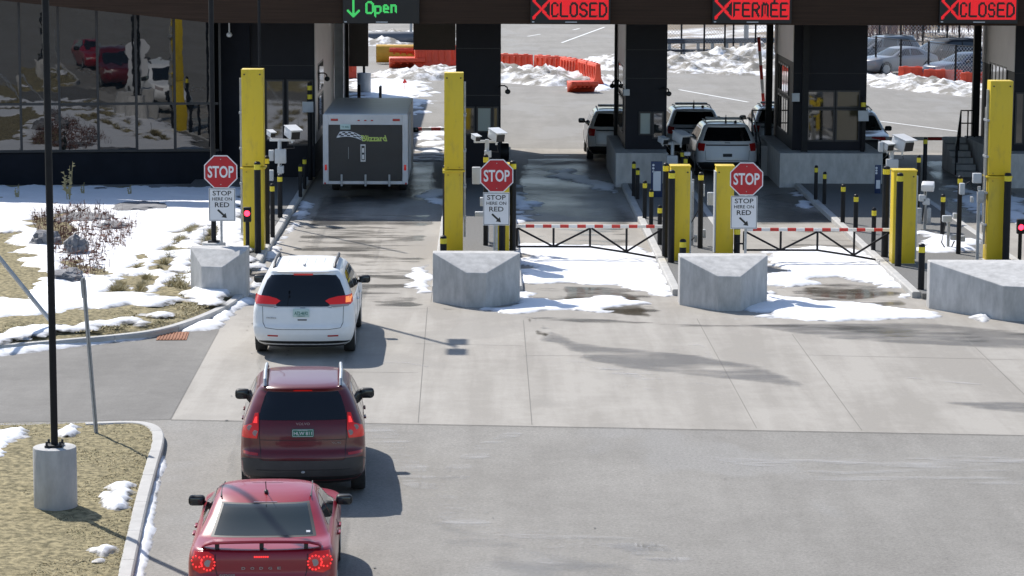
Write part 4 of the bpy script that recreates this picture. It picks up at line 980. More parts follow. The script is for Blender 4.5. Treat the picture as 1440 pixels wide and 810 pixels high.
# =================================================================== BOOMS, RAILS
def boom(label, p0, p1, n, r=.05, first=0, mount=None):
    L = (p1 - p0).length; t = thing('boom_barrier', label, 'boom barrier', p0, 0, 'red and white boom barriers')
    d = (p1 - p0) / n
    for i in range(n): MB().tube([d * i, d * (i + 1)], r, 8).build('stripe', MATS['gate_red'] if (i + first) % 2 == 0 else MATS['gate_white'], t, 0)
    if mount is not None: MB().box((mount[0], mount[1], -p0.z / 2 + .1), (.34, .34, p0.z + .2), bev=.02).build('pedestal', MATS['black_paint'], t)
boom('lowered red and white boom between the trailer and the tall yellow housing', P(580, 181.5, 97.2), P(646, 181.5, 97.2), 5, r=.06, mount=(2.0, .25))
boom('lowered red and white boom in front of the right railing', P(1186, 195, 92), P(1344, 195, 92), 8, r=.06, mount=(-.1, .2))
boom('raised upright red and white boom left of the wide booth', P(1077, 190, 98), P(1067, 52, 98), 7, r=.06, first=0, mount=(.05, .2))
def railing(label, pts, h, posts):
    base = pts[0]; t = thing('railing', label, 'railing', base, 0, 'black railings at the booth steps')
    for dz in (h, h * .55): MB().tube([p - base + Vector((0, 0, dz)) for p in pts], .025, 6).build('rail', MATS['black_paint'], t)
    for q in posts:
        k = int(q); f = q - k; p = pts[k].lerp(pts[min(k + 1, len(pts) - 1)], f) - base; MB().cyl(p, p + Vector((0, 0, h)), .024, n=8).build('post', MATS['black_paint'], t)
q0, q1, q2 = P(1346, 212, 88), P(1358, 190, 90), P(1374, 190, 90)
q0.z = .12
railing('black sloped railing beside the lowered boom at the right', [Vector((q0.x, 88.2, .1)), Vector((q1.x, 91.0, 1.05)), Vector((q2.x + .1, 91.0, 1.05))], .95, [0, .33, .66, 1, 1.5, 2])
st = thing('steps', 'concrete steps behind the black sloped railing', 'steps', (q0.x + .45, 88, 0))
mb = MB()
for k in range(6): mb.box((0, .4 + k * .5 + .3, .09 * (k + 1)), (.7, .5, .18 * (k + 1)))
mb.build('treads', MATS['concrete'], st, 0)
r0 = P(1063, 215, 90)
railing('black railing left of the wide booth behind the white patrol cars', [Vector((r0.x, 88.6, .15)), Vector((r0.x, 91.5, 1.0)), Vector((r0.x + .45, 91.5, 1.0))], .95, [0, .5, 1, 2])
o = MB().box((r0.x + .22, 90.2, .5), (.5, 3, 1.0), bev=.02).build('concrete_plinth', MATS['concrete']); tag(o, 'small concrete plinth at the railing left of the wide booth', 'plinth')

# dome cameras on bent arms
def dome(px, v, Y, side, label):
    p = P(px, v, Y); t = thing('dome_camera', label, 'dome camera', p, 0, 'dome cameras under the canopy')
    if side: MB().tube([(side * .30, .05, .12), (side * .22, 0, .17), (side * .10, 0, .17), (side * .02, 0, .12), (0, 0, .02)], .022, 8).build('arm', MATS['black_paint'], t)
    else: MB().tube([(0, 0, .42), (0, 0, .05)], .025, 8).build('arm', MATS['white_plastic'], t)
    MB().sphere((0, 0, -.02), .09, (1, 1, .9)).build('dome', MATS['white_plastic' if not side else 'dark'], t)
dome(322.5, 48, 84.5, 0, 'white dome camera hanging under the canopy beside the window wall')
dome(714, 128, 86, -1, 'dark dome camera on the narrow booth behind the middle stop sign')
dome(940.5, 131, 86, -1, 'dark dome camera on the narrow booth right of the first closed lane')
dome(861, 120, 91.3, 1, 'dark dome camera on the canopy column left of the narrow booth')
dome(460, 110, 88, -1, 'dark dome camera on the side of the left booth above the trailer')
# grey plates on booths
for px, v, w_, h, Y, label in [(433, 150.5, 15.5, 15, 85.4, 'blank grey plate hanging at the right corner of the left booth'), (1214, 163, 15, 15, 85.0, 'blank grey plate on a post at the right corner of the wide booth'), (881, 130, 9, 9, 85.4, 'small white box on the corner of the narrow booth'), (1119, 137, 11, 12, 85.4, 'small white box on the corner of the wide booth')]:
    p = P(px, v, Y); s_ = FPX / Y; o = MB().box((0, 0, 0), (w_ / s_, .06, h / s_), bev=.01, rx=R(-6), rz=R(8)).build('plate' if h > 12.5 else 'junction_box', MATS['grey_box']); o.location = p; tag(o, label, 'plate' if h > 12.5 else 'junction box')
for px, v1, v0, label in [(436, 92, 265, 'black bollard post with yellow bands carrying the blank plate at the left booth'), (1213, 136, 214, 'black post with a yellow band at the right corner of the wide booth')]:
    Y = 85.55; t = thing('banded_post', label, 'post', (XP(px, Y), Y, 0)); zt_ = P(px, v1, Y).z; zb = 1.1 if px > 1000 else .14
    zt_ = P(px, 116 if px < 1000 else 136, Y).z
    MB().cyl((0, 0, zb), (0, 0, zt_), .075, n=14, bev=.02).build('pole', MATS['black_paint'], t)
    for dz in ((.18,) if px > 1000 else (.1, .38)): MB().cyl((0, 0, zt_ - dz - .14), (0, 0, zt_ - dz), .079, n=14).build('band', MATS['band_yellow'], t)
p = P(1134, 215, 84.9); t = thing('black_post', 'slim black post rising from the base at the left of the wide booth windows', 'post', (p.x, 85.5, 1.1)); MB().box((0, 0, 2.05), (.2, .12, 4.1)).build('pole', MATS['black_paint'], t, 0)

# =================================================================== LAMP POSTS AND SIGN POSTS
def lamp_head(t, z, arm):
    for s in (-1, 1):
        MB().tube([(0, 0, z - .1), (0, s * .3, z + .05)], .03, 8).build('arm', MATS['black_paint'], t); MB().box((0, s * .62, z + .06), (.40, .72, .10), bev=.03).build('lamp_head', MATS['black_paint'], t)
p = G(75.5, 717, .12); t = thing('lamp_post', 'black lamp post on a round concrete pedestal in front of the grass verge', 'lamp post', (p.x, p.y + .2, .1))
MB().cyl((0, 0, -.1), (0, 0, .93), .318, n=40, bev=.02).build('pedestal', MATS['concrete'], t)
MB().box((0, 0, .95), (.26, .26, .03), bev=.005).build('base_plate', MATS['black_paint'], t)
b_ = MB()
for dx in (-.1, .1):
    for dy in (-.1, .1): b_.cyl((dx, dy, .96), (dx, dy, 1.02), .018, n=8)
b_.build('bolts', MATS['dark'], t)
MB().cyl((0, 0, .96), (0, 0, 12.5), .053, n=20).build('pole', MATS['black_paint'], t); lamp_head(t, 12.5, 1)
t = thing('lamp_post', 'tall thin black lamp post behind the leftmost stop sign', 'lamp post', (-6.36, 63.2, .1))
MB().cyl((0, 0, -.1), (0, 0, .90), .28, n=32, bev=.02).build('pedestal', MATS['concrete'], t); MB().box((0, 0, .92), (.26, .26, .03)).build('base_plate', MATS['black_paint'], t)
MB().cyl((0, 0, .93), (0, 0, 10.9), .06, n=16).build('pole', MATS['black_paint'], t); lamp_head(t, 10.9, 1)
t = thing('whip_mast', 'thin grey mast rising behind the leftmost tall yellow housing', 'mast', (-6.26, 75.4, .14)); MB().cyl((0, 0, 0), (0, 0, 8), .04, n=10).build('pole', MATS['black_paint'], t)
p = G(135, 609, .12); q = P(116.5, 389, p.y); t = thing('sign_post', 'leaning galvanised sign post without a sign on the grass verge', 'sign post', (p.x, p.y, .1)); d = q - p
mb = MB(); n_ = Vector((.04, 0, 0)); mb.tube([(0, 0, 0), d], [.030, .030], 4); mb.tube([(.03, -.02, 0), d + Vector((.03, -.02, 0))], .014, 4); mb.build('pole', MATS['galv'], t, 0)
mb = MB(); mb.box((d.x * .93, 0, d.z * .93), (.09, .03, .3), bev=.004, ry=math.atan2(d.x, d.z)); mb.build('sleeve', MATS['galv'], t, 0)
p = G(82, 465, .14); t = thing('tilted_post', 'long grey metal post tilted far to the left on the snowy bed', 'post', (p.x, p.y, .14)); q = P(-60, 289, p.y) - p
MB().tube([(0, 0, 0), q], .045, 8).build('pole', MATS['galv'], t); MB().box((.02, 0, .05), (.14, .1, .16), bev=.02).build('foot', MATS['dark'], t)
p = G(287, 348, .14); t = thing('marker_stake', 'short thin grey stake in the snow left of the leftmost stop sign', 'stake', (p.x, p.y, .12)); MB().cyl((0, 0, 0), (0, 0, .5), .014, n=6).build('pole', MATS['galv'], t)
# =================================================================== VEHICLES
def interp(tab, z):
    zs = [r[0] for r in tab]
    if z <= zs[0]: return tab[0][1:]
    if z >= zs[-1]: return tab[-1][1:]
    i = max(k for k in range(len(zs)) if zs[k] <= z); i = min(i, len(zs) - 2)
    h = zs[i + 1] - zs[i]; t = (z - zs[i]) / h; out = []
    for c in range(1, len(tab[0])):
        def slope(k):
            if k <= 0 or k >= len(zs) - 1:
                k0 = 0 if k <= 0 else len(zs) - 2
                return (tab[k0 + 1][c] - tab[k0][c]) / (zs[k0 + 1] - zs[k0])
            a = (tab[k][c] - tab[k - 1][c]) / (zs[k] - zs[k - 1]); b = (tab[k + 1][c] - tab[k][c]) / (zs[k + 1] - zs[k])
            return 0 if a * b <= 0 else 2 * a * b / (a + b)
        m0, m1 = slope(i), slope(i + 1); t2, t3 = t * t, t * t * t
        out.append((2 * t3 - 3 * t2 + 1) * tab[i][c] + (t3 - 2 * t2 + t) * h * m0 + (-2 * t3 + 3 * t2) * tab[i + 1][c] + (t3 - t2) * h * m1)
    return out
class Car:
    """body as stacked plan outlines; level = z: half width, rear y, front y, rear corner depth, front corner depth"""
    def __init__(s, tab, pr=3.0, pf=2.6, dz=.02): s.tab, s.pr, s.pf, s.dz = tab, pr, pf, dz
    def lv(s, z): return interp(s.tab, z)
    def rear(s, x, z):
        w_, r, f, kr, kf = s.lv(z); u = min(abs(x) / w_, .9995); return r + kr - kr * (1 - u ** s.pr) ** (1 / s.pr)
    def front(s, x, z):
        w_, r, f, kr, kf = s.lv(z); u = min(abs(x) / w_, .9995); return f - kf + kf * (1 - u ** s.pf) ** (1 / s.pf)
    def side(s, y, z):
        w_, r, f, kr, kf = s.lv(z)
        if y < r + kr: t = min(1, (r + kr - y) / kr); return w_ * max(0, 1 - t ** s.pr) ** (1 / s.pr)
        if y > f - kf: t = min(1, (y - f + kf) / kf); return w_ * max(0, 1 - t ** s.pf) ** (1 / s.pf)
        return w_
    def ring(s, z, off=0.0):
        w_, r, f, kr, kf = s.lv(z); w_ += off; r -= off; f += off; pts = []; N = 14
        for i in range(N + 1):
            a = math.pi / 2 * i / N; pts.append((w_ * math.sin(a) ** (2 / s.pr), r + kr - kr * math.cos(a) ** (2 / s.pr)))
        for i in range(1, 9): pts.append((w_, r + kr + (f - kf - r - kr) * i / 9))
        for i in range(N + 1):
            a = math.pi / 2 * (1 - i / N); pts.append((w_ * math.sin(a) ** (2 / s.pf), f - kf + kf * math.cos(a) ** (2 / s.pf)))
        return pts + [(-x, y) for x, y in pts[-2:0:-1]]
    def levels(s, z0, z1):
        zs = {round(t[0], 4) for t in s.tab if z0 <= t[0] <= z1} | {z0, z1}; z = z0
        while z < z1: zs.add(round(z, 4)); z += s.dz
        return sorted(zs)
    def shell(s, z0, z1, off=0.0):
        bm = bmesh.new(); prev = None
        for z in s.levels(z0, z1):
            ring = [bm.verts.new((x, y, z)) for x, y in s.ring(z, off)]
            if prev:
                n = len(ring)
                for k in range(n): bm.faces.new((prev[k], prev[(k + 1) % n], ring[(k + 1) % n], ring[k]))
            else: bm.faces.new(ring[::-1])
            prev = ring
        bm.faces.new(prev); mb = MB(); mb.bm.free(); mb.bm = bm; return mb
    def body(s, root, mt, wheels, wr):
        o = s.shell(s.tab[0][0], s.tab[-1][0]).build('body', mt, root, 40); cut = []
        W = max(t[1] for t in s.tab)
        for y in wheels:
            for sd_ in (-1, 1):
                c = MB().cyl((sd_ * (W - .34), y, wr), (sd_ * (W + .3), y, wr), wr * 1.16, n=40).build('c', MATS['dark'], None, 0); cut.append(c)
                md = o.modifiers.new('b', 'BOOLEAN'); md.operation = 'DIFFERENCE'; md.object = c; md.solver = 'EXACT'
                c.parent = root
        bpy.context.view_layer.update()
        dg = bpy.context.evaluated_depsgraph_get(); me = bpy.data.meshes.new_from_object(o.evaluated_get(dg)); o.modifiers.clear(); o.data = me; me.name = 'body'
        me.polygons.foreach_set('use_smooth', [True] * len(me.polygons)); me.set_sharp_from_angle(angle=R(40))
        for c in cut: bpy.data.objects.remove(c)
        return o
    def patch(s, poly, kind, off=.004, thick=.012, step=.045, sd_=1):
        """polygon wrapped onto the rear (x,z), front (x,z) or side (y,z) surface"""
        bm = bmesh.new(); bm.faces.new([bm.verts.new((a, 0, b)) for a, b in poly])
        for ax in (0, 2):
            lo = min(p[0 if ax == 0 else 1] for p in poly); hi = max(p[0 if ax == 0 else 1] for p in poly); n = max(1, int((hi - lo) / step))
            for i in range(1, n):
                co = [0, 0, 0]; no = [0, 0, 0]; co[ax] = lo + (hi - lo) * i / n; no[ax] = 1
                bmesh.ops.bisect_plane(bm, geom=bm.verts[:] + bm.edges[:] + bm.faces[:], plane_co=co, plane_no=no)
        r = bmesh.ops.extrude_face_region(bm, geom=bm.faces[:]); new = {g for g in r['geom'] if isinstance(g, bmesh.types.BMVert)}
        for v in bm.verts:
            o = off if v in new else off - thick; a, z = v.co.x, v.co.z
            if kind == 'rear': v.co = (a, s.rear(a, z) - o, z)
            elif kind == 'front': v.co = (a, s.front(a, z) + o, z)
            else: v.co = (sd_ * (s.side(a, z) + o), a, z)
        bmesh.ops.recalc_face_normals(bm, faces=bm.faces); mb = MB(); mb.bm.free(); mb.bm = bm; return mb
    def rp(s, root, name, poly, mt, off=.004, both=False, **k):
        o = s.patch(poly, 'rear', off, **k).build(name, MATS[mt] if isinstance(mt, str) else mt, root, 40)
        if both: return o, s.rp(root, name, [(-a, b) for a, b in poly], mt, off, **k)
        return o
    def line(s, root, name, pts, wd, mt, kind='rear', off=.002, sd_=1):
        mb = MB(); q = []
        for a, b in zip(pts, pts[1:]):
            n = max(1, int(math.hypot(b[0] - a[0], b[1] - a[1]) / .05)); q += [(a[0] + (b[0] - a[0]) * i / n, a[1] + (b[1] - a[1]) * i / n) for i in range(n)]
        q.append(pts[-1]); P3 = []
        for a, z in q: P3.append(Vector((a, s.rear(a, z) - off, z)) if kind == 'rear' else Vector((sd_ * (s.side(a, z) + off), a, z)))
        mb.tube(P3, wd / 2, 5); return mb.build(name, MATS[mt], root, 60)
    def sidep(s, root, name, poly, mt, off=.004, **k):
        return [s.patch(poly, 'side', off, sd_=q, **k).build(name, MATS[mt] if isinstance(mt, str) else mt, root, 40) for q in (-1, 1)]

def wheels(root, ys, x, r, wd=.22, rim='steel'):
    for y in ys:
        for sd_ in (-1, 1):
            o = MB().lathe([(r * .62, -wd / 2), (r * .94, -wd / 2), (r, -wd / 2 + .03), (r, wd / 2 - .03), (r * .94, wd / 2), (r * .62, wd / 2)], axis='x', n=36).build('wheel', MATS['rubber'], root, 40)
            o.location = (sd_ * x, y, r)
            mb = MB(); mb.lathe([(r * .2, sd_ * wd * .30), (r * .63, sd_ * wd * .38), (r * .66, sd_ * wd * .51), (r * .60, sd_ * wd * .51)], axis='x', n=30)
            for k in range(5):
                a = k * 2 * math.pi / 5; mb.box((sd_ * wd * .46, math.cos(a) * r * .33, math.sin(a) * r * .33), (.03, r * .56, r * .15), rx=a, bev=.008)
            mb.build('rim', MATS[rim], o, 40)
def mirror(root, x, y, z, wd, h, mt, both=True):
    for sd_ in (-1, 1):
        b = bmesh.new(); bmesh.ops.create_cube(b, size=1); bmesh.ops.scale(b, vec=(wd, .16, h), verts=b.verts)
        bmesh.ops.bevel(b, geom=list(b.edges), offset=min(wd, h, .16) * .36, segments=3, affect='EDGES', profile=.5)
        bmesh.ops.translate(b, vec=(sd_ * x, y, z), verts=b.verts); mb = MB(); mb.add(b)
        mb.box((sd_ * (x - wd * .55), y + .03, z - h * .3), (wd * .5, .06, h * .35), bev=.012)
        o = mb.build('mirror', MATS[mt], root); MB().box((sd_ * x, y - .082, z), (wd * .76, .012, h * .72), bev=.004).build('mirror_glass', MATS['mirror_glass'], o)
mat('mirror_glass', (.05, .055, .06), .05, metal=.6)
mat('van_white', (.80, .81, .82), .42, coat=.25, var=.05, vscale=2)
mat('maroon', (.115, .005, .010), .30, coat=.4, var=.08, vscale=1.2)
mat('red_paint', (.27, .010, .022), .30, coat=.3, var=.06, vscale=1.2)
mat('car_glass', (.006, .007, .009), .04, ior=1.55)
mat('tint_glass', (.022, .032, .034), .06, ior=1.5)
mat('side_glass', (.012, .013, .014), .04, ior=1.8)
mat('grey_trim', (.045, .043, .045), .55, var=.2, vscale=3)
mat('badge', (.35, .35, .36), .3, metal=.6)
mat('patrol_white', (.80, .81, .82), .3, coat=.6, var=.03)
mat('rubber_blk', (.012, .012, .013), .6)
def plate(car, root, x, z, mt, ink, txt, sub, wd=.31, h=.155):
    y = car.rear(x, z) - .022; o = MB().box((x, y, z), (wd, .012, h), bev=.003).build('license_plate', MATS[mt], root)
    text('lettering', txt, MATS[ink], o, (x, y - .009, z - .004), wd * .82, h * .42, bold=.01, thick=.003)
    text('lettering', sub, MATS[ink], o, (x, y - .009, z + (h * .36 if mt == 'plate_green' else -h * .37)), wd * .5, h * .14, thick=.003)
    if mt == 'plate_green':
        b = MB()
        for dx in (-1, 1): b.box((x + dx * (wd / 2 - .012), y - .008, z), (.006, .003, h - .03))
        for dz in (-1, 1): b.box((x, y - .008, z + dz * (h / 2 - .012)), (wd - .03, .003, .006))
        b.build('border', MATS[ink], o, 0)
    return o

# ------------------------------------------------------------------- white minivan
T = [(.20, .84, .32, 4.80, .6, .8), (.30, .93, .10, 5.02, .55, .8), (.40, .975, .035, 5.12, .55, .8), (.52, 1.0, .0, 5.17, .55, .8), (.62, 1.01, .0, 5.18, .55, .8), (.70, 1.01, .035, 5.17, .52, .8), (.85, 1.008, .06, 5.14, .52, .8),
     (.95, 1.0, .075, 5.05, .5, .75), (1.02, .99, .09, 4.75, .5, .7), (1.08, .975, .11, 4.15, .48, .6), (1.16, .95, .14, 3.98, .46, .55), (1.30, .905, .20, 3.70, .46, .5), (1.45, .845, .27, 3.42, .46, .5), (1.58, .78, .34, 3.16, .48, .5),
     (1.66, .725, .37, 2.98, .5, .5), (1.705, .67, .33, 2.82, .5, .5), (1.735, .60, .40, 2.6, .5, .5), (1.755, .50, .6, 2.3, .5, .5), (1.765, .36, .9, 1.9, .4, .4)]
v = Car(T); root = thing('minivan', 'white minivan with roof rails waiting first in the queue', 'minivan', ((430.5 - 680) / 71.4 - .08, 52.7, 0), R(.4), 'vehicles queuing for the open lane')
v.body(root, MATS['van_white'], (1.05, 4.14), .36); wheels(root, (1.05, 4.14), .885, .36)
v.rp(root, 'rear_window', [(-.86, 1.15), (-.80, 1.34), (-.72, 1.53), (-.64, 1.625), (-.4, 1.645), (.4, 1.645), (.64, 1.625), (.72, 1.53), (.80, 1.34), (.86, 1.15), (.62, 1.085), (.50, 1.05), (-.50, 1.05), (-.62, 1.085)], 'car_glass', .006)
for sd_ in (-1, 1):
    q = lambda pl: [(sd_ * a, b) for a, b in pl]
    l = v.rp(root, 'tail_light', q([(.44, 1.155), (.52, 1.20), (.68, 1.235), (.955, 1.245), (.975, 1.10), (.93, 1.065), (.62, 1.05), (.56, 1.065)]), 'lamp_lit', .016, step=.03)
    v.rp(l, 'lens', q([(.84, 1.22), (.955, 1.22), (.97, 1.11), (.84, 1.11)]), 'lamp_amber' if sd_ > 0 else 'lamp_lit', .019, step=.03)
    v.rp(l, 'reverse_lens', q([(.52, 1.085), (.80, 1.085), (.92, 1.075), (.90, 1.045), (.60, 1.03), (.55, 1.05)]), 'lamp_clear', .020, step=.03)
    v.rp(root, 'reflector', q([(.49, .485), (.70, .485), (.70, .455), (.49, .455)]), 'lamp_red', .006)
v.line(root, 'tailgate_gap', [(-.80, 1.045), (-.79, .72), (-.74, .625), (-.5, .60), (.5, .60), (.74, .625), (.79, .72), (.80, 1.045)], .012, 'dark', off=-.001)
v.rp(root, 'chrome_strip', [(-.50, 1.046), (.50, 1.046), (.58, 1.025), (.56, 1.015), (.48, 1.034), (-.48, 1.034), (-.56, 1.015), (-.58, 1.025)], 'badge', .007)
v.rp(root, 'bumper_lower', [(-.90, .205), (.90, .205), (.92, .34), (.70, .36), (-.70, .36), (-.92, .34)], 'rubber_blk', .006)
v.rp(root, 'brake_light', [(-.19, 1.665), (.19, 1.665), (.19, 1.635), (-.19, 1.635)], 'lamp_lit', .012)
v.rp(root, 'handle', [(-.10, .80), (.08, .80), (.08, .775), (-.10, .775)], 'grey_trim', .005); v.rp(root, 'badge', [(-.05, 1.030), (.05, 1.030), (.05, 1.016), (-.05, 1.016)], 'badge', .009)
plate(v, root, -.03, .925, 'plate_pale', 'plate_ink', 'A72-4692', 'VERMONT', .32, .165)
text('badge', 'PACIFICA', MATS['badge'], root, (-.62, v.rear(-.62, .82) - .006, .82), .2, .03, rz=-14)
v.sidep(root, 'side_window', [(.75, 1.12), (.80, 1.30), (.95, 1.52), (1.15, 1.58), (1.80, 1.60), (1.84, 1.10)], 'side_glass'); v.sidep(root, 'side_window', [(1.90, 1.10), (1.88, 1.60), (2.70, 1.58), (2.84, 1.09)], 'side_glass'); v.sidep(root, 'side_window', [(2.92, 1.09), (2.80, 1.57), (3.02, 1.52), (3.50, 1.24), (3.70, 1.10)], 'side_glass')
for sd_ in (-1, 1):
    v.line(root, 'door_gap', [(1.87, .45), (1.87, 1.06)], .010, 'dark', 'side', 0, sd_); v.line(root, 'door_gap', [(2.88, .45), (2.88, 1.06)], .010, 'dark', 'side', 0, sd_)
    for y in (2.05, 3.0): MB().box((sd_ * (v.side(y, .93) + .018), y, .93), (.03, .2, .03), bev=.008).build('door_handle', MATS['van_white'], root)
    rl = MB(); rl.tube([(sd_ * .60, .75, 1.735), (sd_ * .605, .85, 1.80), (sd_ * .615, 1.6, 1.815), (sd_ * .61, 2.4, 1.80), (sd_ * .60, 2.55, 1.735)], .032, 8); rl.build('roof_rail', MATS['grey_trim'], root)
for x in (-.36, -.18, .0, .18, .36):
    MB().tube([(x, .75, 1.757 + .004 * (abs(x) < .3)), (x, 1.5, 1.768), (x, 2.0, 1.765)], .006, 5).build('roof_groove', MATS['van_white'], root)
MB().sphere((0, .80, 1.775), .05, (.6, 1.4, .8)).build('antenna_fin', MATS['badge'], root)
v.patch([(-.78, 1.10), (-.62, 1.60), (.62, 1.60), (.78, 1.10)], 'front').build('windshield', MATS['side_glass'], root); [v.patch([(q * .45, .80), (q * .9, .92), (q * .9, .78), (q * .5, .72)], 'front').build('headlight', MATS['lamp_clear'], root) for q in (-1, 1)]
mirror(root, 1.10, 3.42, 1.135, .235, .165, 'black_paint')

# ------------------------------------------------------------------- maroon wagon
T = [(.22, .80, .35, 4.5, .5, .8), (.32, .88, .12, 4.68, .5, .8), (.42, .93, .03, 4.75, .5, .8), (.52, .945, .0, 4.79, .5, .8), (.66, .95, .0, 4.80, .5, .8), (.74, .948, .02, 4.79, .5, .8), (.80, .946, .06, 4.77, .48, .8),
     (.94, .942, .08, 4.7, .48, .75), (1.02, .935, .09, 4.4, .48, .7), (1.08, .925, .105, 3.72, .46, .6), (1.16, .90, .13, 3.48, .44, .5), (1.28, .855, .19, 3.22, .44, .5), (1.42, .80, .27, 2.96, .44, .5), (1.55, .74, .36, 2.7, .44, .5),
     (1.63, .695, .40, 2.52, .46, .5), (1.675, .65, .37, 2.40, .46, .5), (1.70, .60, .42, 2.26, .46, .5), (1.725, .50, .55, 2.05, .45, .45), (1.74, .38, .85, 1.8, .4, .4)]
c = Car(T); root = thing('station_wagon', 'dark red sport wagon with silver roof rails waiting second in the queue', 'wagon', ((432 - 680) / 93.3 - .06, 39.95, 0), R(3.2), 'vehicles queuing for the open lane')
c.body(root, MATS['maroon'], (.95, 3.81), .37); wheels(root, (.95, 3.81), .835, .37)
c.shell(.34, .735, .007).build('bumper', MATS['grey_trim'], root, 40) if False else None
c.rp(root, 'bumper', [(-.930, .39), (.930, .39), (.944, .62), (.90, .665), (.66, .675), (.60, .645), (-.60, .645), (-.66, .675), (-.90, .665), (-.944, .62)], 'grey_trim', .012)
c.rp(root, 'valance_shade', [(-.90, .23), (.90, .23), (.925, .385), (-.925, .385)], 'rubber_blk', .006)  # black patch paints the shade below the bumper
c.sidep(root, 'sill', [(.42, .26), (.50, .46), (1.45, .42), (3.3, .42), (3.3, .26)], 'grey_trim', .008)
c.rp(root, 'rear_window', [(-.665, 1.235), (-.63, 1.40), (-.575, 1.56), (-.53, 1.625), (.53, 1.625), (.575, 1.56), (.63, 1.40), (.665, 1.235)], 'car_glass', .006)
c.rp(root, 'brake_light', [(-.14, 1.66), (.14, 1.66), (.14, 1.64), (-.14, 1.64)], 'lamp_lit', .010)
for sd_ in (-1, 1):
    q = lambda pl: [(sd_ * a, b) for a, b in pl]
    l = c.rp(root, 'tail_light', q([(.67, 1.33), (.725, 1.32), (.77, 1.18), (.90, 1.12), (.925, 1.02), (.93, .955), (.69, .965), (.665, 1.10)]), 'lamp_lit', .014, step=.03)
    c.rp(l, 'lens', q([(.69, 1.28), (.72, 1.27), (.75, 1.19), (.69, 1.19)]), 'lamp_hot', .017, step=.03)
    for (x, z) in ((.80, 1.115), (.715, 1.045)):
        y = c.rear(sd_ * x, z) - .016; MB().cyl((sd_ * x, y + .01, z), (sd_ * x * 1.0, y - .008, z), .043, n=20).build('reverse_lens', MATS['lamp_clear'], l)
    c.rp(root, 'reflector', q([(.68, .755), (.90, .765), (.90, .725), (.68, .715)]), 'lamp_red', .010, step=.03)
c.line(root, 'tailgate_gap', [(-.655, 1.33), (-.655, .97), (-.63, .66), (.63, .66), (.655, .97), (.655, 1.33)], .010, 'dark', off=0)
c.line(root, 'tailgate_gap', [(-.65, .945), (.65, .945)], .010, 'dark', off=0); c.line(root, 'bumper_gap', [(-.70, .50), (.70, .50)], .012, 'dark', off=.012)
text('badge', 'VOLVO', MATS['badge'], root, (0, c.rear(0, 1.19) - .008, 1.185), .21, .038, bold=.01); text('badge', 'XC90', MATS['badge'], root, (.50, c.rear(.5, .90) - .006, .90), .15, .028)
plate(c, root, .0, 1.055, 'plate_green', 'sign_white', 'HLW 811', 'VERMONT', .33, .125)
MB().sphere((0, c.rear(0, .47) - .014, .47), .03, (1, .5, .7)).build('tow_cap', MATS['galv'], root)
c.sidep(root, 'side_window', [(.72, 1.17), (.78, 1.36), (.92, 1.54), (1.55, 1.57), (1.60, 1.13)], 'side_glass'); c.sidep(root, 'side_window', [(1.66, 1.13), (1.62, 1.57), (2.30, 1.54), (2.44, 1.11)], 'side_glass'); c.sidep(root, 'side_window', [(2.50, 1.11), (2.38, 1.53), (2.58, 1.47), (3.05, 1.22), (3.22, 1.11)], 'side_glass')
for sd_ in (-1, 1):
    for y in (1.64, 2.48): c.line(root, 'door_gap', [(y, .46), (y, 1.08)], .010, 'dark', 'side', 0, sd_)
    for y in (1.85, 2.62): MB().box((sd_ * (c.side(y, .96) + .018), y, .96), (.035, .18, .035), bev=.01).build('door_handle', MATS['maroon'], root)
    MB().tube([(sd_ * .575, .55, 1.69), (sd_ * .575, .62, 1.775), (sd_ * .585, 1.3, 1.79), (sd_ * .58, 2.1, 1.77), (sd_ * .57, 2.25, 1.70)], .026, 8).build('roof_rail', MATS['steel'], root)
c.patch([(-.72, 1.10), (-.60, 1.55), (.60, 1.55), (.72, 1.10)], 'front').build('windshield', MATS['side_glass'], root); [c.patch([(q * .45, .82), (q * .85, .9), (q * .85, .72), (q * .5, .70)], 'front').build('headlight', MATS['lamp_clear'], root) for q in (-1, 1)]
mirror(root, 1.00, 2.98, 1.13, .235, .165, 'black_paint')

# ------------------------------------------------------------------- red sedan
T = [(.18, .78, .35, 4.5, .5, .8), (.30, .87, .10, 4.72, .5, .8), (.42, .905, .02, 4.80, .5, .8), (.55, .92, .0, 4.85, .5, .8), (.70, .925, .02, 4.84, .48, .8), (.80, .925, .05, 4.78, .46, .8), (.88, .92, .055, 4.6, .45, .75), (.94, .91, .06, 4.2, .44, .7), (.99, .895, .07, 3.62, .44, .6),
     (1.03, .87, .085, 3.48, .44, .5), (1.055, .845, .13, 3.42, .42, .5), (1.07, .82, .60, 3.38, .36, .5), (1.10, .80, .72, 3.31, .36, .5), (1.20, .745, .98, 3.11, .38, .5), (1.31, .69, 1.22, 2.90, .40, .5), (1.385, .645, 1.42, 2.72, .42, .5), (1.42, .61, 1.55, 2.60, .42, .45), (1.443, .55, 1.68, 2.48, .4, .4), (1.458, .46, 1.82, 2.36, .3, .3), (1.468, .34, 1.95, 2.26, .2, .2), (1.474, .20, 2.02, 2.20, .1, .1)]
c = Car(T, 3.2, 2.6, .015); root = thing('sedan', 'bright red sedan with a rear spoiler, nearest car at the end of the queue', 'sedan', ((372.5 - 680) / 117 - .11, 32.52, 0), R(2.2), 'vehicles queuing for the open lane')
c.body(root, MATS['red_paint'], (1.03, 3.79), .34); wheels(root, (1.03, 3.79), .81, .34)
c.rp(root, 'rear_window', [(-.665, 1.085), (-.56, 1.372), (.56, 1.372), (.665, 1.085)], 'dark', .005, step=.03)
c.rp(root, 'rear_glass', [(-.62, 1.10), (-.53, 1.36), (.53, 1.36), (.62, 1.10)], 'tint_glass', .009, step=.03)
c.line(root, 'window_strip', [(-.15, 1.378), (.15, 1.378)], .012, 'chrome', off=.010)
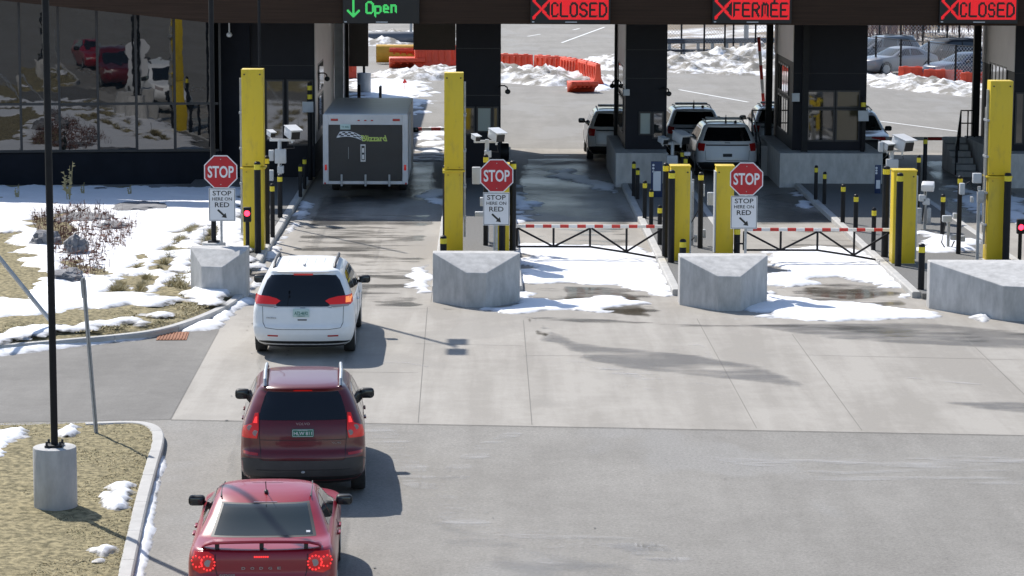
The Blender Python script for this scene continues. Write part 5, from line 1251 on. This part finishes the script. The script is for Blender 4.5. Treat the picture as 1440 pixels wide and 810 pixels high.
MB().box((.56, c.rear(.56, 1.125) - .02, 1.125), (.05, .01, .035), rx=R(-60)).build('sticker', MATS['sign_white'], root)
sp = MB(); X = [-.74, -.70, -.6, -.3, 0, .3, .6, .70, .74]; Zs = [1.085, 1.115, 1.145, 1.165, 1.172, 1.165, 1.145, 1.115, 1.085]
rows = []
for x, z in zip(X, Zs):
    y = .05 + .10 * (x / .7) ** 2
    rows.append([sp.bm.verts.new((x, y, z)), sp.bm.verts.new((x, y + .02, z + .018)), sp.bm.verts.new((x, y + .20, z + .006)), sp.bm.verts.new((x, y + .20, z - .012)), sp.bm.verts.new((x, y + .01, z - .016))])
for a, b in zip(rows, rows[1:]):
    for k in range(5): sp.bm.faces.new((a[k], a[(k + 1) % 5], b[(k + 1) % 5], b[k]))
sp.bm.faces.new(rows[0]); sp.bm.faces.new(rows[-1][::-1])
spo = sp.build('spoiler', MATS['red_paint'], root, 40)
for x in (-.55, 0, .55): MB().box((x, .20, 1.105), (.05, .12, .09), bev=.01).build('spoiler_foot', MATS['dark'], spo)
for sd_ in (-1, 1):
    q = lambda pl: [(sd_ * a, b) for a, b in pl]
    l = c.rp(root, 'tail_light', q([(.585, 1.00), (.66, 1.035), (.84, 1.02), (.86, .93), (.85, .80), (.76, .765), (.62, .80), (.59, .88)]), 'lamp_lit', .014, step=.03)
    for (x, z, r) in ((.66, .90, .086), (.80, .905, .066)):
        n = 13 if r > .07 else 9
        d = MB()
        for k in range(n):
            a = 2 * math.pi * k / n; xx, zz = sd_ * (x + r * math.cos(a)), z + r * math.sin(a); y = c.rear(xx, zz) - .020; d.sphere((xx, y, zz), .0135, (1, .5, 1), 8)
        d.build('led_ring', MATS['lamp_hot'], l)
    xx = sd_ * .66; MB().cyl((xx, c.rear(xx, .9) - .010, .9), (xx, c.rear(xx, .9) - .022, .9), .045, n=18).build('reverse_lens', MATS['lamp_clear'], l)
b = MB()
for k in range(7): x = -.08 + k * .0267; b.sphere((x, c.rear(x, .985) - .008, .985), .013, (1, .5, 1), 8)
b.build('brake_light', MATS['lamp_hot'], root)
c.line(root, 'trunk_gap', [(-.57, 1.05), (-.56, .80), (-.50, .62), (.50, .62), (.56, .80), (.57, 1.05)], .010, 'dark', off=0)
for k, ch in enumerate('DODGE'): x = -.22 + k * .11; text('badge', ch, MATS['badge'], root, (x, c.rear(x, .845) - .006, .845), .045, .032, bold=.01)
text('badge', 'AVENGER', MATS['badge'], root, (-.42, c.rear(-.42, .76) - .006, .76), .2, .028, rz=-4)
c.sidep(root, 'side_window', [(1.28, 1.10), (1.55, 1.32), (1.98, 1.36), (2.0, 1.06)], 'side_glass'); c.sidep(root, 'side_window', [(2.06, 1.06), (2.04, 1.36), (2.45, 1.34), (2.85, 1.20), (3.1, 1.06)], 'side_glass')
for sd_ in (-1, 1):
    for y in (2.03, 3.05): c.line(root, 'door_gap', [(y, .34), (y, 1.0)], .010, 'dark', 'side', 0, sd_)
    for y in (1.72, 2.15): MB().box((sd_ * (c.side(y, .90) + .02), y, .90), (.04, .18, .035), bev=.012).build('door_handle', MATS['red_paint'], root)
    MB().tube([(sd_ * .575, 1.56, 1.416), (sd_ * .585, 2.0, 1.426), (sd_ * .575, 2.45, 1.418)], .010, 6).build('roof_seam', MATS['dark'], root)
an = MB(); an.sphere((0, 1.66, 1.455), .035, (.8, 1.5, .8), 12); an.tube([(0, 1.66, 1.46), (0, 1.50, 1.62)], .006, 6); an.build('antenna', MATS['dark'], root)
c.patch([(-.70, 1.06), (-.58, 1.38), (.58, 1.38), (.70, 1.06)], 'front').build('windshield', MATS['side_glass'], root); [c.patch([(q * .45, .72), (q * .85, .8), (q * .85, .66), (q * .5, .62)], 'front').build('headlight', MATS['lamp_clear'], root) for q in (-1, 1)]
mirror(root, .985, 2.98, 1.05, .22, .135, 'black_paint')

# ------------------------------------------------------------------- white patrol cars
T = [(.22, .84, .3, 4.7, .5, .8), (.34, .93, .08, 4.9, .5, .8), (.46, .98, .01, 4.98, .5, .8), (.60, 1.0, .0, 5.0, .5, .8), (.80, 1.0, .03, 4.98, .48, .8), (.98, .99, .06, 4.85, .48, .8), (1.06, .98, .08, 4.4, .46, .7), (1.13, .96, .11, 3.75, .44, .6),
     (1.25, .91, .18, 3.5, .44, .5), (1.42, .84, .28, 3.2, .44, .5), (1.58, .775, .40, 2.9, .44, .5), (1.66, .73, .45, 2.7, .46, .5), (1.705, .67, .40, 2.5, .46, .5), (1.735, .56, .5, 2.2, .45, .45), (1.75, .40, .85, 1.85, .4, .4)]
def suv(label, paint, loc, rz, group, glass='car_glass', patrol=True):
    c = Car(T, dz=.035); root = thing('sport_utility_vehicle', label, 'SUV', loc, rz, group)
    c.body(root, MATS[paint], (1.0, 3.87), .38); wheels(root, (1.0, 3.87), .87, .38)
    c.rp(root, 'rear_window', [(-.78, 1.20), (-.70, 1.44), (-.61, 1.63), (.61, 1.63), (.70, 1.44), (.78, 1.20)], glass, .006)
    for sd_ in (-1, 1): c.rp(root, 'tail_light', [(sd_ * a, b) for a, b in [(.72, 1.12), (.93, 1.14), (.965, .98), (.93, .88), (.76, .88)]], 'lamp_red', .014)
    c.rp(root, 'trim_strip', [(-.70, 1.095), (.70, 1.095), (.70, 1.055), (-.70, 1.055)], 'dark', .008); c.rp(root, 'bumper', [(-.95, .24), (.95, .24), (.97, .50), (.7, .53), (-.7, .53), (-.97, .50)], 'rubber_blk', .010)
    c.rp(root, 'license_plate', [(-.15, .80), (.15, .80), (.15, .70), (-.15, .70)], 'dark', .010); c.line(root, 'tailgate_gap', [(-.72, .9), (-.7, .58), (.7, .58), (.72, .9)], .012, 'dark', off=0)
    o = c.rp(root, 'badge', [(-.09, 1.135), (.09, 1.135), (.09, 1.165), (-.09, 1.165)], 'badge', .010)
    for poly in ([(.72, 1.18), (.85, 1.46), (1.0, 1.58), (1.62, 1.6), (1.66, 1.16)], [(1.74, 1.16), (1.70, 1.60), (2.5, 1.58), (2.66, 1.15)], [(2.74, 1.15), (2.58, 1.57), (2.78, 1.5), (3.2, 1.27), (3.36, 1.15)]): c.sidep(root, 'side_window', poly, 'side_glass')
    c.patch([(-.80, 1.14), (-.66, 1.60), (.66, 1.60), (.80, 1.14)], 'front').build('windshield', MATS['tint_glass'], root)
    for q in (-1, 1): c.patch([(q * .55, .92), (q * .9, .98), (q * .9, .80), (q * .55, .78)], 'front', .01).build('headlight', MATS['lamp_clear'], root)
    c.patch([(-.5, .92), (.5, .92), (.45, .55), (-.45, .55)], 'front', .008).build('grille', MATS['dark'], root); c.patch([(-.85, .46), (.85, .46), (.8, .26), (-.8, .26)], 'front', .008).build('front_bumper', MATS['rubber_blk'], root)
    for sd_ in (-1, 1): MB().tube([(sd_ * .62, .75, 1.71), (sd_ * .63, 1.5, 1.79), (sd_ * .62, 2.4, 1.74)], .022, 6).build('roof_rail', MATS['dark'], root)
    if patrol:
        MB().box((0, 1.75, 1.82), (1.15, .28, .07), bev=.02).build('light_bar', MATS['grey_box'], root); a = MB(); a.tube([(0, .8, 1.75), (0, .74, 2.02)], [.035, .008], 6); a.sphere((.32, .8, 1.78), .05); a.build('antenna', MATS['dark'], root)
    mirror(root, 1.09, 3.2, 1.17, .24, .17, 'black_paint')
    return root
GP = 'white patrol vehicles parked beyond the booths'
pv = suv('white patrol SUV parked beyond the first closed lane, left of the canopy column', 'patrol_white', (4.58, 93.4, 0), R(0), GP)
dup(pv, (7.95, 87.9, 0), R(.5), 'white patrol SUV nearest the camera posts, seen from behind under the FERMÉE sign', GP)
dup(pv, (7.40, 94.4, 0), R(1), 'white patrol SUV in front of the nearer one, beside the narrow booth', GP)
dup(pv, (10.45, 95.0, 0), R(-1), 'white patrol SUV mostly hidden by the wide booth and the black railing', GP)
dup(pv, (12.95, 96.8, 0), R(180), 'white patrol SUV facing the camera, half hidden by the right side of the wide booth', GP)
# dark tow truck ahead of the trailer
suv('dark tow vehicle in front of the trailer, hidden but for its mirror', 'black_paint', (-3.45, 89.2, 0), 0, 'vehicles at the open lane', patrol=False)

# ------------------------------------------------------------------- trailer
t = thing('cargo_trailer', 'black and white enclosed trailer with a lime and checkered decal in the open lane', 'trailer', (-3.58, 81.3, 0), R(0))
Wd, z0, z1, L = 2.56, .47, 2.58, 6.6
mat('trailer_black', (.022, .023, .026), .45, var=.25, vscale=1.2, coat=.1); mat('trailer_white', (.57, .565, .57), .4, var=.08); mat('alu', (.74, .75, .76), .4, metal=.3, var=.12, vscale=4, bump=.2, bscale=2.5, stretch=(.25, 2.5, 1))
bd = MB(); bd.box((0, L / 2 + .03, (z0 + z1) / 2), (Wd - .03, L, z1 - z0 - .02), bev=.02); bd.build('body', MATS['trailer_white'], t, 0)
MB().box((0, L / 2 + .02, z1 + .002), (Wd - .05, L - .05, .02), bev=.006).build('roof', MATS['alu'], t, 0)
fr = MB()
for sx in (-1, 1): fr.box((sx * (Wd / 2 - .085), 0, (z0 + z1) / 2), (.17, .10, z1 - z0), bev=.015)
fr.box((0, -.004, z1 - .16), (Wd - .34, .09, .32), bev=.012); fr.box((0, -.004, z0 + .05), (Wd - .34, .09, .10), bev=.012); fo = fr.build('rear_frame', MATS['trailer_white'], t, 0)
dr = MB().box((0, -.035, (z0 + .10 + z1 - .30) / 2), (Wd - .36, .06, z1 - z0 - .42), bev=.01).build('ramp_door', MATS['trailer_black'], t, 0)
for x in (-.72, 0, .72):
    MB().box((x, -.08, z0 + .12), (.06, .05, .36), bev=.01).build('hinge', MATS['galv'], t, 0); MB().box((x, -.075, z1 - .335), (.07, .05, .05), bev=.01).build('latch', MATS['dark'], t, 0)
for sx in (-1, 1):
    MB().box((sx * (Wd / 2 - .085), -.058, .98), (.065, .02, .17), bev=.008).build('tail_light', MATS['lamp_lit'], t); MB().box((sx * .93, -.056, z1 - .16), (.22, .03, .07), bev=.012).build('marker_light', MATS['lamp_red'], t)
    MB().box((sx * (Wd / 2 - .06), -.06, z0 + .03), (.05, .02, .05)).build('marker_light', MATS['lamp_red'], t)
for x in (-.2, 0, .2): MB().box((x, -.055, z1 - .18), (.07, .02, .035), bev=.006).build('marker_light', MATS['lamp_red'], t)
lp = MB().box((-.60, -.10, z1 - .37), (.31, .012, .16), bev=.002).build('license_plate', MATS['plate_pale'], t); text('lettering', 'TR 4082', MATS['plate_ink'], lp, (-.60, -.109, z1 - .37), .23, .06, thick=.003)
# decal: waving checkered flag and slanted lime word
fl = MB(); cols, rws = 8, 3
def fp(u, vv):
    x = -.86 + .78 * u + .10 * vv * (1 - u); z = 1.885 + .10 * math.sin(u * 2.7) - .13 * u + (.17 - .07 * u) * vv; return Vector((x, -.069, z))
for i in range(cols):
    for j in range(rws):
        if (i + j) % 2 == 0: fl.face([fp(i / cols, j / rws), fp((i + 1) / cols, j / rws), fp((i + 1) / cols, (j + 1) / rws), fp(i / cols, (j + 1) / rws)])
fl.build('decal', MATS['sign_white'], dr, 0, recalc=False)
ol = MB(); pts = [fp(k / 10, 0) for k in range(11)] + [fp(1 - k / 10, 1) for k in range(11)]; ol.tube(pts + [pts[0]], .010, 5); ol.build('decal', MATS['sign_white'], dr, 0)
text('decal', 'Blizzard', MATS['lime'], dr, (.26, -.069, 1.865), .80, .185, bold=.03, shear=-.28, thick=.004)
MB().box((-.07, -.070, 1.42), (.15, .006, .52), bev=.002).build('decal', MATS['gate_white'], dr, 0); MB().box((-.07, -.075, 1.42), (.10, .006, .44), bev=.002).build('decal', MATS['trailer_black'], dr, 0)
for z in (1.30, 1.50): MB().box((-.07, -.079, z), (.06, .005, .14), bev=.001).build('decal', MATS['gate_white'], dr, 0)
MB().box((-.51, -.07, 1.42), (.012, .02, .36)).build('cable', MATS['galv'], dr, 0)
MB().box((Wd / 2 + .0, 2.6, 1.55), (.03, .8, 1.75), bev=.005).build('side_door', MATS['trailer_white'], t, 0)
for sx in (-1, 1):
    for y in (2.7, 3.6):
        o = MB().lathe([(.22, -.11), (.34, -.11), (.36, -.08), (.36, .08), (.34, .11), (.22, .11)], axis='x', n=28).build('wheel', MATS['rubber'], t, 40); o.location = (sx * 1.05, y, .36); MB().cyl((sx * .05, 0, 0), (sx * .09, 0, 0), .22, n=20).build('rim', MATS['white_plastic'], o)
MB().box((0, 3.2, .5), (1.5, 1.6, .16)).build('axle', MATS['dark'], t, 0); MB().box((0, L + .7, .5), (.12, 1.5, .1)).build('tongue', MATS['dark'], t, 0)

# =================================================================== BEYOND THE BOOTHS
def barrier(label, p, rz, L=1.9, tilt=None, sc=1.0):
    t = thing('water_barrier', label, 'barrier', p, rz, 'orange plastic barriers'); H = 1.06 * sc
    prof = [(-.30, 0), (-.30, .10), (-.16, .38), (-.11, H), (.11, H), (.16, .38), (.30, .10), (.30, 0)]
    mb = MB(); mb.prism([(a * sc, b) for a, b in prof], 'x', -L / 2, L / 2, bev=.03); b = mb.build('body', MATS['orange'], t, 30)
    g_ = MB()
    for k in range(5): g_.box((-L / 2 + .25 + k * (L - .5) / 4, -.16 * sc, .62 * sc), (.10, .06, .66 * sc), bev=.02)
    g_.build('rib', MATS['orange'], b, 30)
    for k in range(3): MB().box((-L / 2 + .35 + k * (L - .7) / 2, 0, H + .01), (.24, .12, .06), bev=.015).build('cap', MATS['orange'], b, 30)
    if tilt: t.rotation_euler = (tilt[0], tilt[1], rz)
    return t
line_ = [G(700, 104, 0), G(750, 106, 0), G(785, 108.5, 0), G(815, 113, 0), G(842, 121, 0)]
tot = []; acc = [0]
for a, b in zip(line_, line_[1:]): acc.append(acc[-1] + (b - a).length)
def at(s_):
    for a, b, u, vv in zip(line_, line_[1:], acc, acc[1:]):
        if s_ <= vv: return a.lerp(b, (s_ - u) / (vv - u)), math.atan2(b.y - a.y, b.x - a.x)
    return line_[-1], 0
nb = int(acc[-1] / 2.0)
for k in range(nb):
    p, a = at((k + .5) * acc[-1] / nb)
    barrier(f'orange plastic barrier in the curved line behind the snow pile, {["farthest left", "second from the left", "third from the left", "fourth from the left", "fifth from the left", "sixth from the left", "seventh from the left", "eighth from the left", "ninth from the left", "tenth from the left"][k] if k < nb - 1 else "nearest at its right end"}', p, a)
barrier('toppled orange barrier lying in front of the right end of the curved line', G(816, 121.5, .25), R(12), 1.3, (R(78), 0), .9)
for px, v0, rz, tl, lab in [(608, 96, 8, None, 'upright orange barrier at the left edge of the snow pile'), (572, 95, 4, (R(80), 0), 'orange barrier lying on its side in front of the yellow plow blade'), (575, 89, -6, (R(60), 0), 'orange barrier leaning back against the yellow plow blade'), (628, 92, 4, None, 'upright orange barrier half buried in the snow pile, right of the plow blade'),
                            (1229, 104, -4, None, 'orange barrier in front of the grey pickup at the far right'), (1290, 113, -14, None, 'orange barrier in front of the black SUV, left one'), (1326, 117.5, -12, None, 'orange barrier in front of the black SUV, right one'), (1378, 122, -10, None, 'orange barrier just right of the canopy column at the far right'), (475, 110, 4, None, 'orange barrier far beyond the pale pillar')]:
    p = G(px, v0, 0); p.z = .28 if tl else (-.38 if px > 1200 else 0)
    barrier(lab, p, R(rz), 1.9, tl)
p = G(560, 92, 0); t = thing('plow_blade', 'yellow brown curved plow blade behind the toppled orange barriers', 'plow blade', (p.x, p.y + 1.6, 0))
mb = MB(); n = 10; pr_ = [(.35 * math.cos(a) - .1, .55 + .5 * math.sin(a)) for a in [math.pi * (.35 + 1.2 * k / n) for k in range(n + 1)]]
mb.prism(pr_ + [(a + .06, b) for a, b in pr_[::-1]], 'x', -1.25, 1.25); mb.build('blade', MATS['amber'], t, 40); MB().box((0, .3, .5), (2.0, .3, .3), bev=.03).build('frame', MATS['dark'], t, 0)
p = G(569, 128, 0); t = thing('marker_flag', 'small red marker flag standing in the shaded snow beyond the trailer', 'flag', (p.x, p.y, 0)); MB().cyl((0, 0, 0), (0, 0, .55), .012, n=6).build('stick', MATS['orange'], t); MB().prism([(-.12, .35), (.0, .58), (.14, .40)], 'y', -.01, .01).build('cloth', mat('flag_red', (.8, .03, .03), .5), t, 0)
p = G(535, 150, 0); o = MB().box((p.x, p.y, .45), (.1, .9, .9), bev=.02).build('kerb_marker', MATS['black_paint']); tag(o, 'short black upright board in the shaded snow beyond the trailer', 'marker')

snowpile('snow_pile', 'big ploughed snow pile inside the curved line of orange barriers', [G(604, 108, 0), G(650, 107, 0), G(720, 111, 0), G(760, 113, 0), G(785, 115, 0)], 3.0, .62, 2.0, lump=.35)
snowpile('snow_pile', 'dirty snow bank along the far road under the FERMÉE sign', [G(900, 92, 0), G(960, 94, 0), G(1010, 96, 0), G(1060, 97, 0), G(1120, 100, 0)], 4.5, .55, 5.0, lump=.4)
snowpile('snow_pile', 'tall dirty snow heap in front of the far fence under the FERMÉE sign', [G(1030, 88, 0), G(1068, 90, 0)], 4.0, .9, 9.0, lump=.4)
snowpile('snow_pile', 'dirty snow ridge in front of the parked cars at the far right', [G(1190, 112, 0), G(1240, 115, 0), G(1290, 120, 0), G(1350, 128, 0), G(1420, 134, 0)], 2.3, .34, 13.0, lump=.28)
snowpile('snow_pile', 'low snow bank far behind the brown hanging panel', [G(440, 60, 0), G(500, 57, 0), G(545, 55, 0)], 6, .4, 17.0, cell=.4)

# snowy ground and slope behind the fence
X, Y = np.meshgrid(np.arange(-70, 120, 1.0), np.arange(158, 330, 1.2))
edge = np.interp(X[0], [-70, -12, -3, 6, 12, 20, 26, 60, 120], [175, 172, 262, 268, 150, 143, 140, 125, 120])
dist = Y - edge[None, :]
h = np.where(dist > 0, .06 + .06 * np.clip(dist - 22, 0, 200) + .35 * nfield(X, Y, .12, 3, 3) * np.clip(dist / 12, 0, 1), -.2)
m_hill = mat('hill_ground', (.22, .17, .115), .95, col2=(.80, .81, .83), vscale=.16, detail=9, thr=(.50, .60), stretch=(.6, 1, 1))
struct(hfield('hillside', X, Y, h, dist > 0, m_hill))
def hz(x, y):
    e = np.interp(x, [-70, -12, -3, 6, 12, 20, 26, 60, 120], [175, 172, 262, 268, 150, 143, 140, 125, 120]); return max(0, .06 + .06 * max(0, y - e - 22))

# guard rail and fence
a, b = G(880, 77, 0), G(1240, 74, 0); t = thing('guard_rail', 'long grey steel guard rail behind the dirty snow bank', 'guard rail', a); d = b - a; n = 18
for k in range(n + 1): q = d * (k / n); MB().box((q.x, q.y, .35), (.18, .25, .7)).build('post', MATS['galv'], t, 0)
mat('rail_dark', (.12, .13, .15), .5, metal=.3)
for z, hh in ((.78, .30), (.22, .16)):
    mb = MB(); mb.prism([(0, z - hh / 2), (-.06, z - hh / 4), (0, z), (-.06, z + hh / 4), (0, z + hh / 2), (.04, z + hh / 2), (.04, z - hh / 2)], 'x', 0, d.length); o = mb.build('rail', MATS['rail_dark'], t, 0); o.rotation_euler = (0, 0, math.atan2(d.y, d.x)); o.location = (0, -.15, 0)
m_mesh = bpy.data.materials.new('chain_link'); m_mesh.use_nodes = True; tt = m_mesh.node_tree; bb = tt.nodes['Principled BSDF']; bb.inputs['Base Color'].default_value = (.42, .43, .45, 1); bb.inputs['Roughness'].default_value = .5
tc = node(tt, 'ShaderNodeTexCoord'); al = []
for ang in (45, -45):
    mp = node(tt, 'ShaderNodeMapping'); mp.inputs['Rotation'].default_value = (0, R(ang), 0); tt.links.new(tc.outputs['Object'], mp.inputs[0])
    wv = node(tt, 'ShaderNodeTexWave'); wv.inputs['Scale'].default_value = 2.2; wv.bands_direction = 'X'; tt.links.new(mp.outputs[0], wv.inputs[0])
    gt = node(tt, 'ShaderNodeMath', operation='GREATER_THAN'); gt.inputs[1].default_value = .965; tt.links.new(wv.outputs['Fac'], gt.inputs[0]); al.append(gt)
mxn = node(tt, 'ShaderNodeMath', operation='MAXIMUM'); tt.links.new(al[0].outputs[0], mxn.inputs[0]); tt.links.new(al[1].outputs[0], mxn.inputs[1]); tt.links.new(mxn.outputs[0], bb.inputs['Alpha'])
def fence(label, posts, H, extra=0):
    t = thing('chain_link_fence', label, 'fence', posts[0], 0, 'chain link fences beyond the booths'); b0 = posts[0]
    for p in posts: MB().cyl(p - b0, p - b0 + Vector((0, 0, H)), .055, n=8).build('post', MATS['black_paint'], t)
    for p, q in zip(posts, posts[1:]):
        d = q - p; mb = MB(); mb.face([(0, 0, .05), (d.length, 0, .05), (d.length, 0, H - .05), (0, 0, H - .05)]); o = mb.build('mesh_panel', m_mesh, t, 0); o.location = p - b0; o.rotation_euler = (0, 0, math.atan2(d.y, d.x))
        MB().tube([p - b0 + Vector((0, 0, H - .05)), q - b0 + Vector((0, 0, H - .05))], .025, 6).build('top_rail', MATS['black_paint'], t)
fence('tall black post chain link fence on the slope under the FERMÉE sign', [G(x, v_, 0) for x, v_ in [(900, 77), (958, 76), (990, 80), (1019, 79), (1031, 77), (1062, 81), (1110, 80)]], 3.4)
fence('chain link fence behind the parked cars at the far right', [G(x, v_, 0) for x, v_ in [(1190, 84), (1236, 82), (1266, 84), (1297, 84), (1331, 84), (1348, 83), (1400, 84)]], 2.6)
fence('low black post fence between the snow ridge and the parked cars', [G(x, v_, 0) for x, v_ in [(1190, 103), (1231, 105), (1266, 110), (1305, 114), (1343, 120), (1400, 124)]], 2.0)
for x, v_, wpx, lab in [(1049, 68, 7, 'wide pale grey pole among the fence posts under the FERMÉE sign'), (578, 58, 4, 'thin pole in the snow far behind the brown hanging panel')]:
    p = G(x, v_, 0); o = MB().cyl((0, 0, 0), (0, 0, 7), wpx / SC(v_) / 2, n=14).build('pole', MATS['galv']); o.location = p; tag(o, lab, 'pole')
p = G(556, 62, 0); o = MB().cyl((-2.4, 0, .35), (2.4, .2, .35), .42, n=20, bev=.05).build('drain_pipe', MATS['rail_dark']); o.location = p; tag(o, 'grey pipe section lying in the snow far behind the brown hanging panel', 'pipe')
# parked cars at the far right
GC = 'cars parked behind the far snow ridge'
mat('grey_paint', (.16, .17, .18), .35, coat=.5); mat('silver_paint', (.26, .27, .29), .35, coat=.5, metal=.3); mat('navy_paint', (.03, .045, .08), .35, coat=.5)
def place(px, v_, rz): p = G(px, v_, 0); return (p.x, p.y, 0), R(rz)
l, r_ = place(1374, 99, 118); suv('black SUV parked behind the orange barriers at the far right', 'black_paint', l, r_, GC, patrol=False)
l, r_ = place(1288, 94, 112); suv('grey boxy off-road car parked at the left of the far car row', 'grey_paint', l, r_, GC, patrol=False)
T2 = [(.18, .78, .35, 4.3, .5, .8), (.30, .87, .10, 4.5, .5, .8), (.55, .90, .0, 4.6, .5, .8), (.75, .90, .03, 4.55, .48, .8), (.90, .88, .08, 4.1, .45, .7), (.97, .85, .2, 3.4, .44, .5), (1.10, .78, .6, 3.1, .4, .5), (1.28, .70, 1.0, 2.7, .4, .5), (1.38, .62, 1.25, 2.45, .4, .4), (1.42, .45, 1.5, 2.2, .3, .3)]
def hatch(label, paint, loc, rz):
    c = Car(T2, dz=.03); root = thing('parked_sedan', label, 'sedan', loc, rz, GC); c.body(root, MATS[paint], (.9, 3.6), .33); wheels(root, (.9, 3.6), .79, .33)
    c.rp(root, 'rear_window', [(-.68, 1.02), (-.56, 1.33), (.56, 1.33), (.68, 1.02)], 'car_glass', .006); c.patch([(-.72, .99), (-.56, 1.34), (.56, 1.34), (.72, .99)], 'front').build('windshield', MATS['tint_glass'], root)
    c.sidep(root, 'side_window', [(1.15, 1.02), (1.5, 1.30), (1.95, 1.33), (1.97, .99)], 'side_glass'); c.sidep(root, 'side_window', [(2.03, .99), (2.02, 1.33), (2.35, 1.31), (2.95, 1.01)], 'side_glass')
    for q in (-1, 1):
        c.patch([(q * .45, .70), (q * .82, .76), (q * .82, .62), (q * .5, .6)], 'front', .01).build('headlight', MATS['lamp_clear'], root); c.rp(root, 'tail_light', [(q * .5, .85), (q * .82, .85), (q * .82, .72), (q * .5, .72)], 'lamp_red', .01)
    mirror(root, .96, 2.8, 1.0, .2, .13, 'black_paint'); return root
l, r_ = place(1310, 102, 118); hatch('silver sedan parked between the grey off-road car and the black SUV', 'silver_paint', l, r_)
l, r_ = place(1404, 111, 120); hatch('dark blue car partly hidden by the canopy column at the far right', 'navy_paint', l, r_)
# brush and bare trees on the slope
rnd = random.Random(21); mb = MB()
for k in range(5200):
    x, y = rnd.uniform(20, 60), rnd.uniform(156, 196)
    if x / y < .128 or mnoise.noise(Vector((x * .09, y * .06, 3))) < -.02 and y < 190: continue
    z = hz(x, y); h = rnd.uniform(.6, 1.7); q = twig(mb, x, y, z, h, .045, rnd, .3)
    for _ in range(4): a = rnd.uniform(.2, .8); twig(mb, x + (q.x - x) * a, y + (q.y - y) * a, z + h * a, h * .5, .022, rnd, .8)
tag(mb.build('scrub', MATS['brush'], smooth=0, recalc=False), 'brown leafless scrub on the slope behind the far car row', 'scrub', None, 'stuff')
def bare_tree(x, y, h, seed, label):
    rnd = random.Random(seed); t = thing('bare_tree', label, 'tree', (x, y, hz(x, y) - .05), 0, 'bare trees on the slope'); mb = MB()
    mb.tube([(0, 0, 0), (.1, 0, h * .4), (.05, .1, h * .75), (0, 0, h)], [.10, .08, .05, .02], 7); mb.build('trunk', MATS['bark'], t); mb = MB()
    def br(p, d, l, r, lev):
        q = p + d * l; mb.tube([p, (p + q) / 2 + Vector((rnd.uniform(-.06, .06), rnd.uniform(-.06, .06), 0)) * l, q], [r, r * .8, r * .5], 4)
        if lev < 3:
            for _ in range(3 if lev < 2 else 2):
                k = rnd.uniform(.35, 1); dd = (d + Vector((rnd.uniform(-.8, .8), rnd.uniform(-.8, .8), rnd.uniform(0, .5)))).normalized(); br(p.lerp(q, k), dd, l * .62, r * .55, lev + 1)
    for k in range(9):
        a = rnd.uniform(0, 6.28); br(Vector((0, 0, h * (.3 + .07 * k))), Vector((math.cos(a), math.sin(a), .9)).normalized(), h * .26, .035, 1)
    mb.build('crown', MATS['bark'], t, 0)
for i, (px, v_, h) in enumerate([(1252, 62, 6), (1290, 62, 7), (1283, 66, 5), (1319, 63, 7), (1242, 60, 6)]):
    p = G(px, v_, 0); bare_tree(p.x, p.y, h, i, ['slim bare tree behind the far fence, left of the grey off-road car roof', 'slim bare tree behind the far fence, above the silver sedan', 'small bare tree behind the far fence, between two taller ones', 'slim bare tree behind the far fence, above the black SUV hood', 'bare tree at the left end of the far right opening, beside the wide booth'][i])
